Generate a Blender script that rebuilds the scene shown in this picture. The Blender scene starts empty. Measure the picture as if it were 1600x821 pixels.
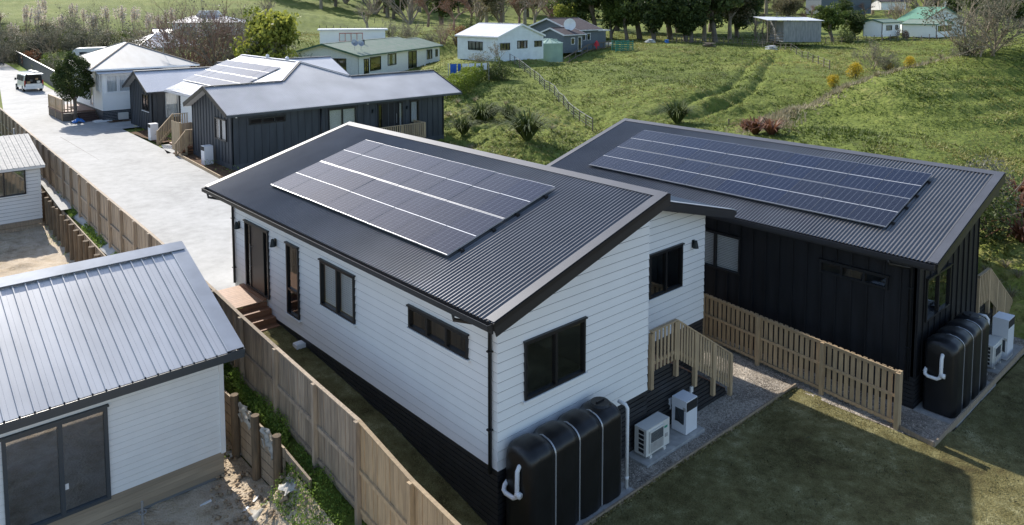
import bpy, math, random
import numpy as np
from mathutils import Vector, Matrix
random.seed(7); RNG = np.random.default_rng(7)
S = bpy.context.scene
# ------------------------------------------------------------------ camera
CAM = np.array([-9.4236, -10.7998, 9.9888]); YAW = -0.7366; PITCH = .08; FOC = 1190.3; CYP = 100.67
cd = bpy.data.cameras.new("camera"); cam = bpy.data.objects.new("camera", cd); S.collection.objects.link(cam)
cam.location = CAM; cam.rotation_euler = (math.pi/2-PITCH, 0, YAW)
cd.sensor_width = 36; cd.lens = FOC/1600*36; cd.shift_y = -(410.5-CYP)/1600; cd.clip_start = .2; cd.clip_end = 3000
S.camera = cam
# ------------------------------------------------------------------ light
SUN_AZ = math.radians(6)      # from +Y towards +X
SUN_EL = math.radians(35.5)
w = bpy.data.worlds.new("World"); S.world = w; w.use_nodes = True
nt = w.node_tree; bg = nt.nodes['Background']; sky = nt.nodes.new('ShaderNodeTexSky')
sky.sky_type = 'NISHITA'; sky.sun_disc = False; sky.sun_elevation = SUN_EL; sky.sun_rotation = SUN_AZ
sky.air_density = .9; sky.dust_density = .8; sky.ozone_density = .4
nt.links.new(sky.outputs[0], bg.inputs[0]); bg.inputs[1].default_value = .15
sl = bpy.data.lights.new("sun", 'SUN'); sun = bpy.data.objects.new("sun", sl); S.collection.objects.link(sun)
sl.energy = 4.2; sl.angle = math.radians(.6); sl.color = (1, .94, .85)
sd = Vector((math.sin(SUN_AZ)*math.cos(SUN_EL), math.cos(SUN_AZ)*math.cos(SUN_EL), math.sin(SUN_EL)))
sun.rotation_euler = sd.to_track_quat('Z', 'Y').to_euler()
S.view_settings.view_transform = 'Standard'; S.view_settings.look = 'None'; S.view_settings.gamma = 1
S.view_settings.exposure = 0.62
# picture geometry: where a sight line meets a height / depth (used to read positions off the photograph)
cp, sp = math.cos(PITCH), math.sin(PITCH)
FW = np.array([-math.sin(YAW)*cp, math.cos(YAW)*cp, -sp]); RT = np.array([math.cos(YAW), math.sin(YAW), 0.]); UP = np.cross(RT, FW)
def ray(u, v): return FW+RT*(u-800)/FOC-UP*(v-CYP)/FOC
def at_z(u, v, z): d = ray(u, v); return CAM+d*(z-CAM[2])/d[2]
def at_d(u, v, D): return CAM+D*ray(u, v)
# ------------------------------------------------------------------ materials
def mat(name, col, rough=.7, metal=0., var=0., vs=5., col2=None, bump=0., bs=30., stretch=None, spec=.5, mix=None, coat=0., obj=True, detail=4.):
    m = bpy.data.materials.new(name); m.use_nodes = True; n = m.node_tree; p = n.nodes['Principled BSDF']
    p.inputs['Base Color'].default_value = (*col, 1); p.inputs['Roughness'].default_value = rough; p.inputs['Metallic'].default_value = metal
    p.inputs['Specular IOR Level'].default_value = spec; p.inputs['Coat Weight'].default_value = coat
    tc = n.nodes.new('ShaderNodeTexCoord'); src = tc.outputs['Object']
    if stretch:
        mp = n.nodes.new('ShaderNodeMapping'); mp.inputs['Scale'].default_value = stretch; n.links.new(src, mp.inputs[0]); src = mp.outputs[0]
    if var or col2:
        nz = n.nodes.new('ShaderNodeTexNoise'); nz.inputs['Scale'].default_value = vs; nz.inputs['Detail'].default_value = detail; n.links.new(src, nz.inputs['Vector'])
        cr = n.nodes.new('ShaderNodeValToRGB'); c2 = col2 or tuple(c*(1-var) for c in col); c1 = col if col2 else tuple(min(1, c*(1+var)) for c in col)
        cr.color_ramp.elements[0].position = .32; cr.color_ramp.elements[1].position = .68
        cr.color_ramp.elements[0].color = (*c2, 1); cr.color_ramp.elements[1].color = (*c1, 1)
        n.links.new(nz.outputs['Fac'], cr.inputs[0])
        oi = n.nodes.new('ShaderNodeObjectInfo'); hs = n.nodes.new('ShaderNodeHueSaturation')
        ma = n.nodes.new('ShaderNodeMath'); ma.operation = 'MULTIPLY_ADD'; ma.inputs[1].default_value = min(.5, var if var else .15); ma.inputs[2].default_value = 1-min(.5, var if var else .15)/2
        n.links.new(oi.outputs['Random'], ma.inputs[0]); n.links.new(ma.outputs[0], hs.inputs['Value'])
        n.links.new(cr.outputs[0], hs.inputs['Color']); n.links.new(hs.outputs[0], p.inputs['Base Color'])
    if bump:
        nb = n.nodes.new('ShaderNodeTexNoise'); nb.inputs['Scale'].default_value = bs; nb.inputs['Detail'].default_value = 5; n.links.new(src, nb.inputs['Vector'])
        b = n.nodes.new('ShaderNodeBump'); b.inputs['Strength'].default_value = bump; b.inputs['Distance'].default_value = .02
        n.links.new(nb.outputs['Fac'], b.inputs['Height']); n.links.new(b.outputs[0], p.inputs['Normal'])
    return m
def glass(name, tint=(.75, .8, .8), boost=.0):
    m = bpy.data.materials.new(name); m.use_nodes = True; n = m.node_tree; n.nodes.remove(n.nodes['Principled BSDF'])
    out = n.nodes['Material Output']; t = n.nodes.new('ShaderNodeBsdfTransparent'); t.inputs[0].default_value = (*tint, 1)
    g = n.nodes.new('ShaderNodeBsdfGlossy'); g.inputs['Roughness'].default_value = .015; g.inputs[0].default_value = (.95, .97, 1, 1)
    f = n.nodes.new('ShaderNodeFresnel'); gb = n.nodes.new('ShaderNodeNewGeometry'); iq = n.nodes.new('ShaderNodeMath'); iq.operation = 'MULTIPLY_ADD'; iq.inputs[1].default_value = 1/1.55-1.55; iq.inputs[2].default_value = 1.55; n.links.new(gb.outputs['Backfacing'], iq.inputs[0]); n.links.new(iq.outputs[0], f.inputs[0]); a = n.nodes.new('ShaderNodeMath'); a.operation = 'ADD'; a.use_clamp = True; a.inputs[1].default_value = boost
    mx = n.nodes.new('ShaderNodeMixShader'); L = n.links.new
    L(f.outputs[0], a.inputs[0]); L(a.outputs[0], mx.inputs[0]); L(t.outputs[0], mx.inputs[1]); L(g.outputs[0], mx.inputs[2]); L(mx.outputs[0], out.inputs[0])
    return m
def foliage(name, c1, c2, trans=.35, rough=.6):
    m = bpy.data.materials.new(name); m.use_nodes = True; n = m.node_tree; p = n.nodes['Principled BSDF']; out = n.nodes['Material Output']; L = n.links.new
    a = n.nodes.new('ShaderNodeAttribute'); a.attribute_name = 'tint'; cr = n.nodes.new('ShaderNodeValToRGB')
    cr.color_ramp.elements[0].color = (*c1, 1); cr.color_ramp.elements[1].color = (*c2, 1); L(a.outputs['Fac'], cr.inputs[0])
    p.inputs['Roughness'].default_value = rough; p.inputs['Specular IOR Level'].default_value = .3; L(cr.outputs[0], p.inputs['Base Color'])
    t = n.nodes.new('ShaderNodeBsdfTranslucent'); L(cr.outputs[0], t.inputs[0]); mx = n.nodes.new('ShaderNodeMixShader'); mx.inputs[0].default_value = trans
    L(p.outputs[0], mx.inputs[1]); L(t.outputs[0], mx.inputs[2]); L(mx.outputs[0], out.inputs[0]); return m
def ground_mat(name, stops, s1=.5, s2=6., s3=60., bump=.6, dist=.03, rough=.95):
    "several noises of very different size added together, through a ramp of ground colours"
    m = bpy.data.materials.new(name); m.use_nodes = True; n = m.node_tree; p = n.nodes['Principled BSDF']; L = n.links.new
    tc = n.nodes.new('ShaderNodeTexCoord'); acc = None
    for s, k in ((s1, .45), (s2, .35), (s3, .3)):
        z = n.nodes.new('ShaderNodeTexNoise'); z.inputs['Scale'].default_value = s; z.inputs['Detail'].default_value = 6; z.inputs['Roughness'].default_value = .62; L(tc.outputs['Object'], z.inputs['Vector'])
        q = n.nodes.new('ShaderNodeMath'); q.operation = 'MULTIPLY_ADD'; q.inputs[1].default_value = k; L(z.outputs['Fac'], q.inputs[0])
        if acc: L(acc.outputs[0], q.inputs[2])
        else: q.inputs[2].default_value = -.05
        acc = q
    cr = n.nodes.new('ShaderNodeValToRGB'); e = cr.color_ramp.elements
    while len(e) < len(stops): e.new(.5)
    for i, (pos, c) in enumerate(stops): e[i].position = pos; e[i].color = (*c, 1)
    L(acc.outputs[0], cr.inputs[0]); L(cr.outputs[0], p.inputs['Base Color']); p.inputs['Roughness'].default_value = rough; p.inputs['Specular IOR Level'].default_value = .2
    b = n.nodes.new('ShaderNodeBump'); b.inputs['Strength'].default_value = bump; b.inputs['Distance'].default_value = dist
    nb = n.nodes.new('ShaderNodeTexNoise'); nb.inputs['Scale'].default_value = s3*.6; nb.inputs['Detail'].default_value = 6; L(tc.outputs['Object'], nb.inputs['Vector']); L(nb.outputs['Fac'], b.inputs['Height']); L(b.outputs[0], p.inputs['Normal'])
    return m
M = dict(
 white=mat('white_paint', (.85, .85, .84), .55, var=.02, vs=1.5, bump=.05, bs=60),
 white2=mat('white_primer', (.76, .765, .76), .6, var=.03, vs=2, bump=.05, bs=60),
 black=mat('black_stained_timber', (.013, .014, .017), .55, var=.35, vs=4, stretch=(1, 1, .15), bump=.15, bs=30, spec=.35),
 char=mat('charcoal_paint', (.045, .052, .062), .6, var=.2, vs=3, stretch=(1, 1, .2), bump=.1, bs=30),
 frame=mat('black_aluminium', (.012, .013, .015), .4, spec=.5),
 gframe=mat('grey_aluminium', (.05, .06, .07), .4),
 bargegrey=mat('dark_fascia', (.025, .025, .027), .45, var=.1, vs=3),
 roofdark=mat('charcoal_corrugated_steel', (.145, .145, .15), .33, .35, var=.12, vs=.8, spec=.5),
 capdark=mat('charcoal_flashing', (.085, .09, .105), .5, .1, var=.1, vs=1.5),
 roofpale=mat('weathered_steel_roof', (.40, .41, .43), .36, .35, var=.12, vs=.6),
 roofbright=mat('pale_grey_roof', (.60, .61, .64), .32, .3, var=.06, vs=.6),
 roofzinc=mat('zinc_tray_roof', (.50, .505, .51), .30, .55, var=.12, vs=1.1, stretch=(1, .25, 1)),
 zincflash=mat('zinc_flashing', (.36, .385, .42), .34, .5, var=.1, vs=2, bump=.1, bs=3),
 roofgreen=mat('green_steel_roof', (.17, .25, .18), .6, 0, col2=(.24, .28, .22), vs=1.2, bump=.1),
 rooftile=mat('brown_tile_roof', (.085, .065, .065), .7, var=.2, vs=2),
 roofold=mat('faded_steel_roof', (.40, .38, .35), .6, 0, col2=(.48, .47, .45), vs=1.1, stretch=(1.6, .4, 1)),
 roofwhite=mat('white_steel_roof', (.62, .63, .66), .45, .1, var=.06, vs=1),
 pine=mat('new_pine', (.50, .37, .22), .75, col2=(.37, .27, .165), vs=3.5, stretch=(5, 5, .7), bump=.2, bs=18, var=.22),
 pineold=mat('weathered_pine', (.42, .33, .235), .8, col2=(.25, .20, .15), vs=3.0, stretch=(7, 7, .6), bump=.3, bs=18, var=.5),
 deck=mat('stained_decking', (.30, .145, .075), .55, col2=(.20, .09, .045), vs=3, stretch=(.8, 6, 3), bump=.15, var=.2),
 pale=mat('pale_decking', (.40, .24, .15), .6, col2=(.31, .18, .11), vs=3, stretch=(6, .8, 3), bump=.1, var=.14),
 pole=mat('treated_round_pole', (.20, .14, .085), .85, col2=(.10, .075, .05), vs=4, stretch=(3, 3, .5), bump=.4, var=.3),
 concrete=ground_mat('brushed_concrete', [(.38, (.31, .31, .30)), (.5, (.40, .40, .39)), (.62, (.47, .47, .46))], .35, 2.2, 40, .3, .006, .8),
 pad=mat('concrete_pad', (.40, .39, .37), .85, var=.15, vs=6, bump=.2, bs=60),
 gravel=ground_mat('grey_gravel', [(.38, (.05, .043, .036)), (.46, (.22, .19, .155)), (.54, (.41, .36, .30)), (.62, (.70, .62, .52))], .8, 13, 34, 1., .05, .9),
 lawn=ground_mat('patchy_lawn', [(.38, (.065, .05, .02)), (.46, (.125, .108, .042)), (.54, (.19, .172, .075)), (.62, (.33, .31, .17))], .45, 3.2, 38, 1., .04),
 terrain=ground_mat('rough_pasture', [(.34, (.06, .06, .02)), (.42, (.10, .13, .024)), (.53, (.155, .19, .036)), (.62, (.235, .235, .07)), (.72, (.34, .28, .13))], .07, 1.0, 6., 1., .16),
 sand=ground_mat('sandy_building_ground', [(.34, (.24, .175, .11)), (.46, (.50, .40, .28)), (.58, (.64, .54, .42)), (.7, (.70, .62, .50))], .5, 3, 30, 1., .05),
 soil=ground_mat('brown_mulch', [(.35, (.05, .03, .018)), (.5, (.12, .07, .04)), (.65, (.2, .12, .07))], 2, 20, 60, 1., .04),
 pvc=mat('white_pvc', (.78, .79, .80), .35, var=.03, vs=3),
 hpwhite=mat('white_enamel', (.74, .76, .80), .35, var=.03, vs=2),
 hpcream=mat('cream_enamel', (.66, .65, .61), .4, var=.04, vs=2),
 tankblack=mat('black_polyethylene', (.010, .010, .011), .36, spec=.5, bump=.05, bs=8, var=.2, vs=3),
 tankgreen=mat('pale_green_plastic', (.28, .40, .33), .5, var=.1, vs=1),
 strap=mat('galvanised_strap', (.45, .46, .48), .4, .6),
 steel=mat('galvanised_steel', (.40, .41, .43), .45, .7, var=.1),
 dark=mat('dark_rubber', (.015, .015, .016), .7),
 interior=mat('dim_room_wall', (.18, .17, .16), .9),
 blind=mat('white_blind', (.70, .72, .73), .6),
 curtain=mat('pale_curtain', (.6, .62, .64), .9, var=.12, vs=6, stretch=(6, 6, .3)),
 soffit=mat('soffit_board', (.5, .5, .5), .7),
 wgreen=mat('mint_weatherboard', (.74, .77, .75), .6, var=.06), wblue=mat('pale_blue_weatherboard', (.70, .74, .75), .6, var=.07, vs=1.5),
 wgrey=mat('blue_grey_weatherboard', (.10, .125, .15), .6, var=.12),
 rust=mat('old_corrugated_iron', (.22, .23, .24), .7, .2, col2=(.34, .34, .34), vs=2.2, stretch=(2, 2, .4), bump=.2),
 vanw=mat('white_car_paint', (.75, .76, .77), .25, coat=.6), tyre=mat('tyre_rubber', (.02, .02, .02), .85), red=mat('red_tail_lamp', (.4, .02, .015), .3),
 blue=mat('blue_tarpaulin', (.03, .2, .6), .5), brownbox=mat('cardboard', (.35, .25, .15), .9), redc=mat('red_cloth', (.5, .03, .04), .8), bluec=mat('blue_cloth', (.03, .12, .5), .8), whitec=mat('white_cloth', (.75, .76, .8), .8),
 bark=mat('grey_brown_bark', (.16, .13, .10), .9, var=.25, vs=3, bump=.4, bs=12), barkpale=mat('pale_twigs', (.30, .25, .19), .9, var=.25, vs=1.5),
 barkred=mat('red_brown_twigs', (.26, .17, .135), .9, var=.25, vs=1.5),
 pebble=foliage('pebble_stone', (.13, .11, .09), (.68, .60, .50), 0.),
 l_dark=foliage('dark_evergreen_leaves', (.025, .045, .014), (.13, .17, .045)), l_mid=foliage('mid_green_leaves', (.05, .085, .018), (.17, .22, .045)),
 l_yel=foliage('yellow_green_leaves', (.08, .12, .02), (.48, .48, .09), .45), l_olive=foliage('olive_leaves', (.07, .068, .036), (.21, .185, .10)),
 l_grey=foliage('grey_green_leaves', (.10, .105, .07), (.24, .23, .16)), l_gorse=foliage('gorse_flowers', (.09, .11, .02), (.85, .58, .02), .2),
 l_rust=foliage('rusty_fronds', (.10, .045, .03), (.26, .12, .06)), l_straw=foliage('straw_leaves', (.17, .145, .085), (.42, .37, .24)), l_plume=foliage('pampas_plumes', (.55, .47, .38), (.8, .72, .62), .3),
 l_flax=foliage('flax_leaves', (.025, .045, .012), (.13, .16, .045), .15, .8), l_hedge=foliage('hedge_leaves', (.05, .08, .012), (.24, .30, .045)),
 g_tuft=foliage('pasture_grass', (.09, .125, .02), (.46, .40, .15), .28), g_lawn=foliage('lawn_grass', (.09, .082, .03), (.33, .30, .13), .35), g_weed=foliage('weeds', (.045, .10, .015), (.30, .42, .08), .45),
 wood=mat('grey_fence_timber', (.16, .13, .10), .9, var=.25, vs=3), wire=mat('fence_wire', (.35, .34, .33), .5, .6),
 baseblack=mat('black_baseboard', (.026, .027, .03), .45, var=.15, vs=3), glass=glass('window_glass', (.88, .9, .9), .08), glassd=glass('dark_window_glass', (.45, .5, .5), .28), gapshade=mat('board_gap_shade', (.16, .17, .18), .9), lamp=mat('black_wall_lamp', (.012, .02, .022), .5),  # wall sheet behind weatherboards: shade of the board joints put into its dark colour
 greenlawn=ground_mat('bright_lawn', [(.38, (.09, .13, .02)), (.5, (.16, .24, .03)), (.62, (.24, .32, .05))], .5, 4, 30, 1., .04), caravan=mat('caravan_shell', (.66, .68, .7), .4), greenfr=mat('green_painted_timber', (.02, .17, .12), .6), whitefr=mat('white_joinery', (.78, .79, .8), .5), cloud=None)
def pv_mat(name, c1, c2):
    "solar cells: half cells and thin silver grid, printed under glass (flat print on a flat panel)"
    m = bpy.data.materials.new(name); m.use_nodes = True; n = m.node_tree; p = n.nodes['Principled BSDF']; L = n.links.new
    tc = n.nodes.new('ShaderNodeTexCoord'); sx = n.nodes.new('ShaderNodeSeparateXYZ'); L(tc.outputs['Object'], sx.inputs[0])
    def stripes(o, pitch, wd):
        a = n.nodes.new('ShaderNodeMath'); a.operation = 'DIVIDE'; L(o, a.inputs[0]); a.inputs[1].default_value = pitch
        f = n.nodes.new('ShaderNodeMath'); f.operation = 'FRACT'; L(a.outputs[0], f.inputs[0])
        g = n.nodes.new('ShaderNodeMath'); g.operation = 'LESS_THAN'; L(f.outputs[0], g.inputs[0]); g.inputs[1].default_value = wd/pitch; return g.outputs[0]
    def mx(a, b):
        k = n.nodes.new('ShaderNodeMath'); k.operation = 'MAXIMUM'; L(a, k.inputs[0]); L(b, k.inputs[1]); return k.outputs[0]
    g = mx(stripes(sx.outputs[1], 1.072/6, .007), stripes(sx.outputs[0], 1.70/20, .0025))
    oi = n.nodes.new('ShaderNodeObjectInfo'); cr = n.nodes.new('ShaderNodeMix'); cr.data_type = 'RGBA'; cr.inputs[6].default_value = (*c1, 1); cr.inputs[7].default_value = (*c2, 1); L(oi.outputs['Random'], cr.inputs[0])
    m2 = n.nodes.new('ShaderNodeMix'); m2.data_type = 'RGBA'; L(g, m2.inputs[0]); L(cr.outputs[2], m2.inputs[6]); m2.inputs[7].default_value = (.16, .18, .22, 1)
    L(m2.outputs[2], p.inputs['Base Color']); p.inputs['Roughness'].default_value = .07; p.inputs['Specular IOR Level'].default_value = .28; p.inputs['Specular Tint'].default_value = (.66, .80, 1, 1)
    return m
M['pv'] = pv_mat('solar_cells', (.010, .015, .036), (.016, .019, .032)); M['pvframe'] = mat('silver_panel_frame', (.55, .56, .58), .35, .6); M['pvline'] = mat('white_busbar', (.62, .64, .68), .4)
# ------------------------------------------------------------------ mesh helpers
COL = S.collection
class B:
    def __init__(s): s.v = []; s.f = []; s.t = []
    def add(s, vs, fs):
        o = len(s.v); s.v += [tuple(map(float, q)) for q in vs]; s.f += [tuple(o+i for i in f) for f in fs]; return s
    def box(s, a, b):
        x0, y0, z0 = a; x1, y1, z1 = b
        return s.add([(x0, y0, z0), (x1, y0, z0), (x1, y1, z0), (x0, y1, z0), (x0, y0, z1), (x1, y0, z1), (x1, y1, z1), (x0, y1, z1)],
              [(0, 3, 2, 1), (4, 5, 6, 7), (0, 1, 5, 4), (1, 2, 6, 5), (2, 3, 7, 6), (3, 0, 4, 7)])
    def bar(s, p, q, w, h, up=(0, 0, 1), lift=0):
        "a straight timber from p to q, w wide and h high"
        p, q, up = Vector(p), Vector(q), Vector(up); d = (q-p).normalized(); r = d.cross(up)
        if r.length < 1e-4: r = d.cross(Vector((1, 0, 0)))
        r.normalize(); u = r.cross(d); vs = []
        for c in (p, q):
            for a, b in ((-1, -1), (1, -1), (1, 1), (-1, 1)): vs.append(c+r*(a*w/2)+u*(b*h/2+lift))
        return s.add(vs, [(0, 1, 2, 3), (7, 6, 5, 4), (0, 4, 5, 1), (1, 5, 6, 2), (2, 6, 7, 3), (3, 7, 4, 0)])
    def tube(s, pts, r, n=8, cap=True):
        pts = [Vector(p) for p in pts]; rs = r if hasattr(r, '__len__') else [r]*len(pts); o = len(s.v); ref = None
        for i, p in enumerate(pts):
            d = (pts[min(i+1, len(pts)-1)]-pts[max(i-1, 0)]).normalized()
            if ref is None: ref = d.orthogonal().normalized()
            ref = (ref-d*ref.dot(d)).normalized(); b = d.cross(ref)
            for k in range(n):
                a = 2*math.pi*k/n; s.v.append(tuple(p+(ref*math.cos(a)+b*math.sin(a))*rs[i]))
        for i in range(len(pts)-1):
            for k in range(n): s.f.append((o+i*n+k, o+i*n+(k+1) % n, o+(i+1)*n+(k+1) % n, o+(i+1)*n+k))
        if cap: s.f.append(tuple(o+k for k in range(n))[::-1]); s.f.append(tuple(o+(len(pts)-1)*n+k for k in range(n)))
        return s
    def prism(s, poly, fn0, fn1):
        "poly in 2D, fn0/fn1 map (a,b) to the front / back point"
        n = len(poly); A = [fn0(*p) for p in poly]; C = [fn1(*p) for p in poly]
        return s.add(A+C, [tuple(range(n)), tuple(range(2*n-1, n-1, -1))]+[(i, n+i, n+(i+1) % n, (i+1) % n) for i in range(n)])
    def build(s, name, m, parent=None, smooth=False, loc=None, world=False):
        me = bpy.data.meshes.new(name); me.from_pydata(s.v, [], s.f); me.materials.append(M[m] if isinstance(m, str) else m)
        if smooth: me.polygons.foreach_set('use_smooth', [True]*len(me.polygons))
        o = bpy.data.objects.new(name, me); COL.objects.link(o)
        if parent is not None:
            if world: put(o, parent)
            else: o.parent = parent
        if loc is not None: o.location = loc
        return o
def put(o, parent):
    "geometry is written in world coordinates; the part is set back by where its thing stands"
    o.parent = parent; l = Vector((0, 0, 0)); p = parent
    while p is not None: l += p.location; p = p.parent
    o.location = -l
def tag(o, label, cat, group=None, kind=None):
    if label: o['label'] = label
    if cat: o['category'] = cat
    if group: o['group'] = group
    if kind: o['kind'] = kind
    return o
def empty(name, loc=(0, 0, 0), rz=0, label=None, cat=None, group=None):
    o = bpy.data.objects.new(name, None); COL.objects.link(o); o.location = loc; o.rotation_euler = (0, 0, rz); o.empty_display_size = .3
    return tag(o, label, cat, group)
def copy_tree(o, parent=None):
    c = o.copy(); COL.objects.link(c); c.parent = parent
    for ch in o.children: copy_tree(ch, c)
    return c
def np_mesh(name, V, F, m, tint=None, parent=None, kind=None):
    "V (n,3), F (m,k) all the same k"
    me = bpy.data.meshes.new(name); k = F.shape[1]
    me.vertices.add(len(V)); me.vertices.foreach_set('co', np.ascontiguousarray(V, np.float32).ravel())
    me.loops.add(F.size); me.loops.foreach_set('vertex_index', F.astype(np.int32).ravel())
    me.polygons.add(len(F)); me.polygons.foreach_set('loop_start', np.arange(0, F.size, k, dtype=np.int32)); me.update(calc_edges=True)
    if tint is not None:
        a = me.attributes.new('tint', 'FLOAT', 'FACE'); a.data.foreach_set('value', tint.astype(np.float32))
    me.materials.append(M[m]); o = bpy.data.objects.new(name, me); COL.objects.link(o)
    if parent is not None: o.parent = parent
    if kind: o['kind'] = kind
    return o
# ------------------------------------------------------------------ value noise (numpy)
_T = RNG.random((256, 256))
def vnoise(x, y):
    xi, yi = np.floor(x).astype(int), np.floor(y).astype(int); fx, fy = x-xi, y-yi; fx = fx*fx*(3-2*fx); fy = fy*fy*(3-2*fy)
    a, b, c, d = _T[xi % 256, yi % 256], _T[(xi+1) % 256, yi % 256], _T[xi % 256, (yi+1) % 256], _T[(xi+1) % 256, (yi+1) % 256]
    return (a*(1-fx)+b*fx)*(1-fy)+(c*(1-fx)+d*fx)*fy-.5
def sstep(a, b, x): t = np.clip((x-a)/(b-a), 0, 1); return t*t*(3-2*t)
# ------------------------------------------------------------------ the lie of the land
def fx_(y): return np.where(y < 13.6, -2.0, -2.0+.04*(y-13.6))
def prof(y): return np.interp(y, [-8, 0, .98, 2.56, 4.12, 6.56, 8.07, 10, 13], [-.65, -.58, -.39, -.08, .19, .42, .56, .7, .87])
CTRL = [  # u, v, depth
 (700,222,51),(760,250,44),(860,258,44),(800,200,54),(740,160,68),(820,150,72),(760,118,82),(860,105,100),(925,207,58),(990,185,60),(1000,130,74),(1000,90,96),(1000,68,120),(880,84,118),
 (1100,190,57),(1100,150,68),(1100,95,96),(1100,68,124),(1180,120,82),(1180,72,118),(1250,85,102),(1300,110,86),(1320,128,76),(1400,82,106),(1400,62,128),(1500,62,128),(1580,70,112),(1450,60,136),
 (1190,205,50),(1300,143,56),(1430,105,62),(1600,74,68),(1700,60,72),(1300,190,50),(1450,170,50),(1600,150,54),(1600,250,42),(1600,330,34),(1450,225,43),(1600,410,27),(1560,430,26),(1500,250,40),(1400,215,44),(1700,420,26),(1250,200,47),(1180,215,46),
 (1560,55,140),(1330,30,190),(1480,27,200),(1580,35,180),(1200,45,160),(1050,45,165),(900,45,165),(760,60,120),(650,50,150),(600,32,210),(560,55,145),(700,30,230),(520,40,160),(430,22,160),(450,66,112),(380,12,160),(330,34,150),(300,22,168),(250,17,168),(200,12,165),(150,25,145),(60,35,128),(0,40,125),(0,80,112),(100,80,106),(200,60,130),(240,95,104),(300,76,112),(-100,60,120),(-100,95,110),(30,98,112),(262,62,128),(350,66,118),
 (300,-20,230),(100,-30,220),(0,-20,200),(-150,-20,200),(450,5,220),(1000,20,260),(1300,20,260),(1600,20,260),(800,22,260),(1800,50,150),(1900,100,90),(1850,300,40),(1850,420,26),(1430,140,71),(1300,178,65),(1600,112,82),(1500,130,78),(1190,216,57),(1360,162,67),(1245,198,59),(1240,168,52),(1500,89,66),(1370,121,59.5),(780,97,88),(850,97,91),(735,86,97),(892,82,108),(940,77,112),(835,86,104),(800,94,100)]
cp_ = np.array([at_d(*c) for c in CTRL])
far = []
for u in range(-300, 2000, 150): far += [at_d(u, 5-.09*1190, 420)*[1, 1, 0]+[0, 0, 42+8*math.sin(u*.01)], at_d(u, 5, 800)*[1, 1, 0]+[0, 0, 70]]
site = [(x, y, z) for x, y, z in [(-2, 0, -.6), (4, 0, -.6), (11, -4, -.75), (16, -5, -.8), (22, -6, -.8), (5, -12, -.7), (-10, -12, -1.), (-12, 6, -1.), (-10, 20, -.9), (-8, 34, -.7), (4, 14, .87), (4, 28, .87), (5, 45, .87), (7, 60, .88), (8, 80, .9), (10, 100, .95), (-3, 55, .4), (-6, 80, .8), (12, 44, .85), (14, 56, .85), (20, 40, .85), (21, 31, .7), (14, 20, .3), (16, 10, -.6), (20, 18, -.3), (18, 4, -.7), (28, -8, -.8), (24, 60, 1.4), (30, 72, 2.0), (20, 75, 1.6), (35, 60, 1.8), (42, 62, 1.6), (38, 63, 1.0), (45, 70, 1.1), (52, 74, 1.4), (34, 72, 1.0), (60, 78, 1.9)]]
CP = np.vstack([cp_, np.array(far), np.array(site)])
def _k(r2): return r2*np.log(r2+1e-9)*.5
_n = len(CP); _X = CP[:, :2]/100; _r2 = ((_X[:, None]-_X[None])**2).sum(-1)
_A = np.zeros((_n+3, _n+3)); _A[:_n, :_n] = _k(_r2)+np.eye(_n)*2e-4; _A[:_n, _n] = 1; _A[:_n, _n+1:] = _X; _A[_n, :_n] = 1; _A[_n+1:, :_n] = _X.T
_W = np.linalg.solve(_A, np.r_[CP[:, 2], 0, 0, 0])
def rbf(x, y):
    x, y = np.asarray(x, float), np.asarray(y, float); sh = x.shape; q = np.stack([x.ravel(), y.ravel()], 1)/100; out = np.empty(len(q))
    for i in range(0, len(q), 20000):
        c = q[i:i+20000]; r2 = ((c[:, None]-_X[None])**2).sum(-1); out[i:i+20000] = _k(r2)@_W[:_n]+_W[_n]+c@_W[_n+1:]
    return out.reshape(sh)
RUT = np.array([at_d(*c)[:2] for c in ((1196, 92, 98), (1184, 104, 90), (1176, 118, 83), (1160, 134, 76), (1120, 152, 68), (1080, 166, 64), (1040, 178, 61))])
def ruts(X, Y):
    d = np.full(X.shape, 99.)
    for a, b in zip(RUT, RUT[1:]):
        ab = b-a; t = np.clip(((X-a[0])*ab[0]+(Y-a[1])*ab[1])/(ab@ab), 0, 1); d = np.minimum(d, np.hypot(X-a[0]-ab[0]*t, Y-a[1]-ab[1]*t))
    return -.30*np.exp(-((d-1.1)/.38)**2)+.12*np.exp(-(d/.5)**2)
def site_z(x, y):
    x, y = np.asarray(x, float), np.asarray(y, float); p = prof(y)
    e = sstep(3.5, 9, x)*(1-sstep(14, 24, y)); z = p*(1-e)+(-.66)*e-.10*sstep(10.7, 11.2, x)*(1-sstep(8, 12, y))
    g = fx_(y)-.38; yard = -1.0+.28*sstep(9, 30, y)
    bank = np.minimum(p-.12, .62)
    wallk = np.where(y > 4.1, sstep(.02, .08, x-g), sstep(-1.3, .25, x-g))
    left = yard*(1-wallk)+bank*wallk
    t = sstep(g+.05, fx_(y)+.02, x)
    return np.where(x < fx_(y)+.02, left*(1-t)+(p-.06)*t, z)
def ground(x, y):
    x, y = np.asarray(x, float), np.asarray(y, float)
    s = site_z(x, y); r = rbf(x, y)
    # how far outside the building site
    dx = np.maximum(np.maximum(-13-x, x-(17.6+.0*y)), 0); dy = np.maximum(np.maximum(-14-y, y-39), 0)
    dx = np.where((y > 17) & (y < 40), np.maximum(dx, x-21.5), dx)
    k = sstep(0, 5, np.hypot(dx, dy)); return s*(1-k)+r*k
def gz(x, y): return float(ground(np.array([x]), np.array([y]))[0])
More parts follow.
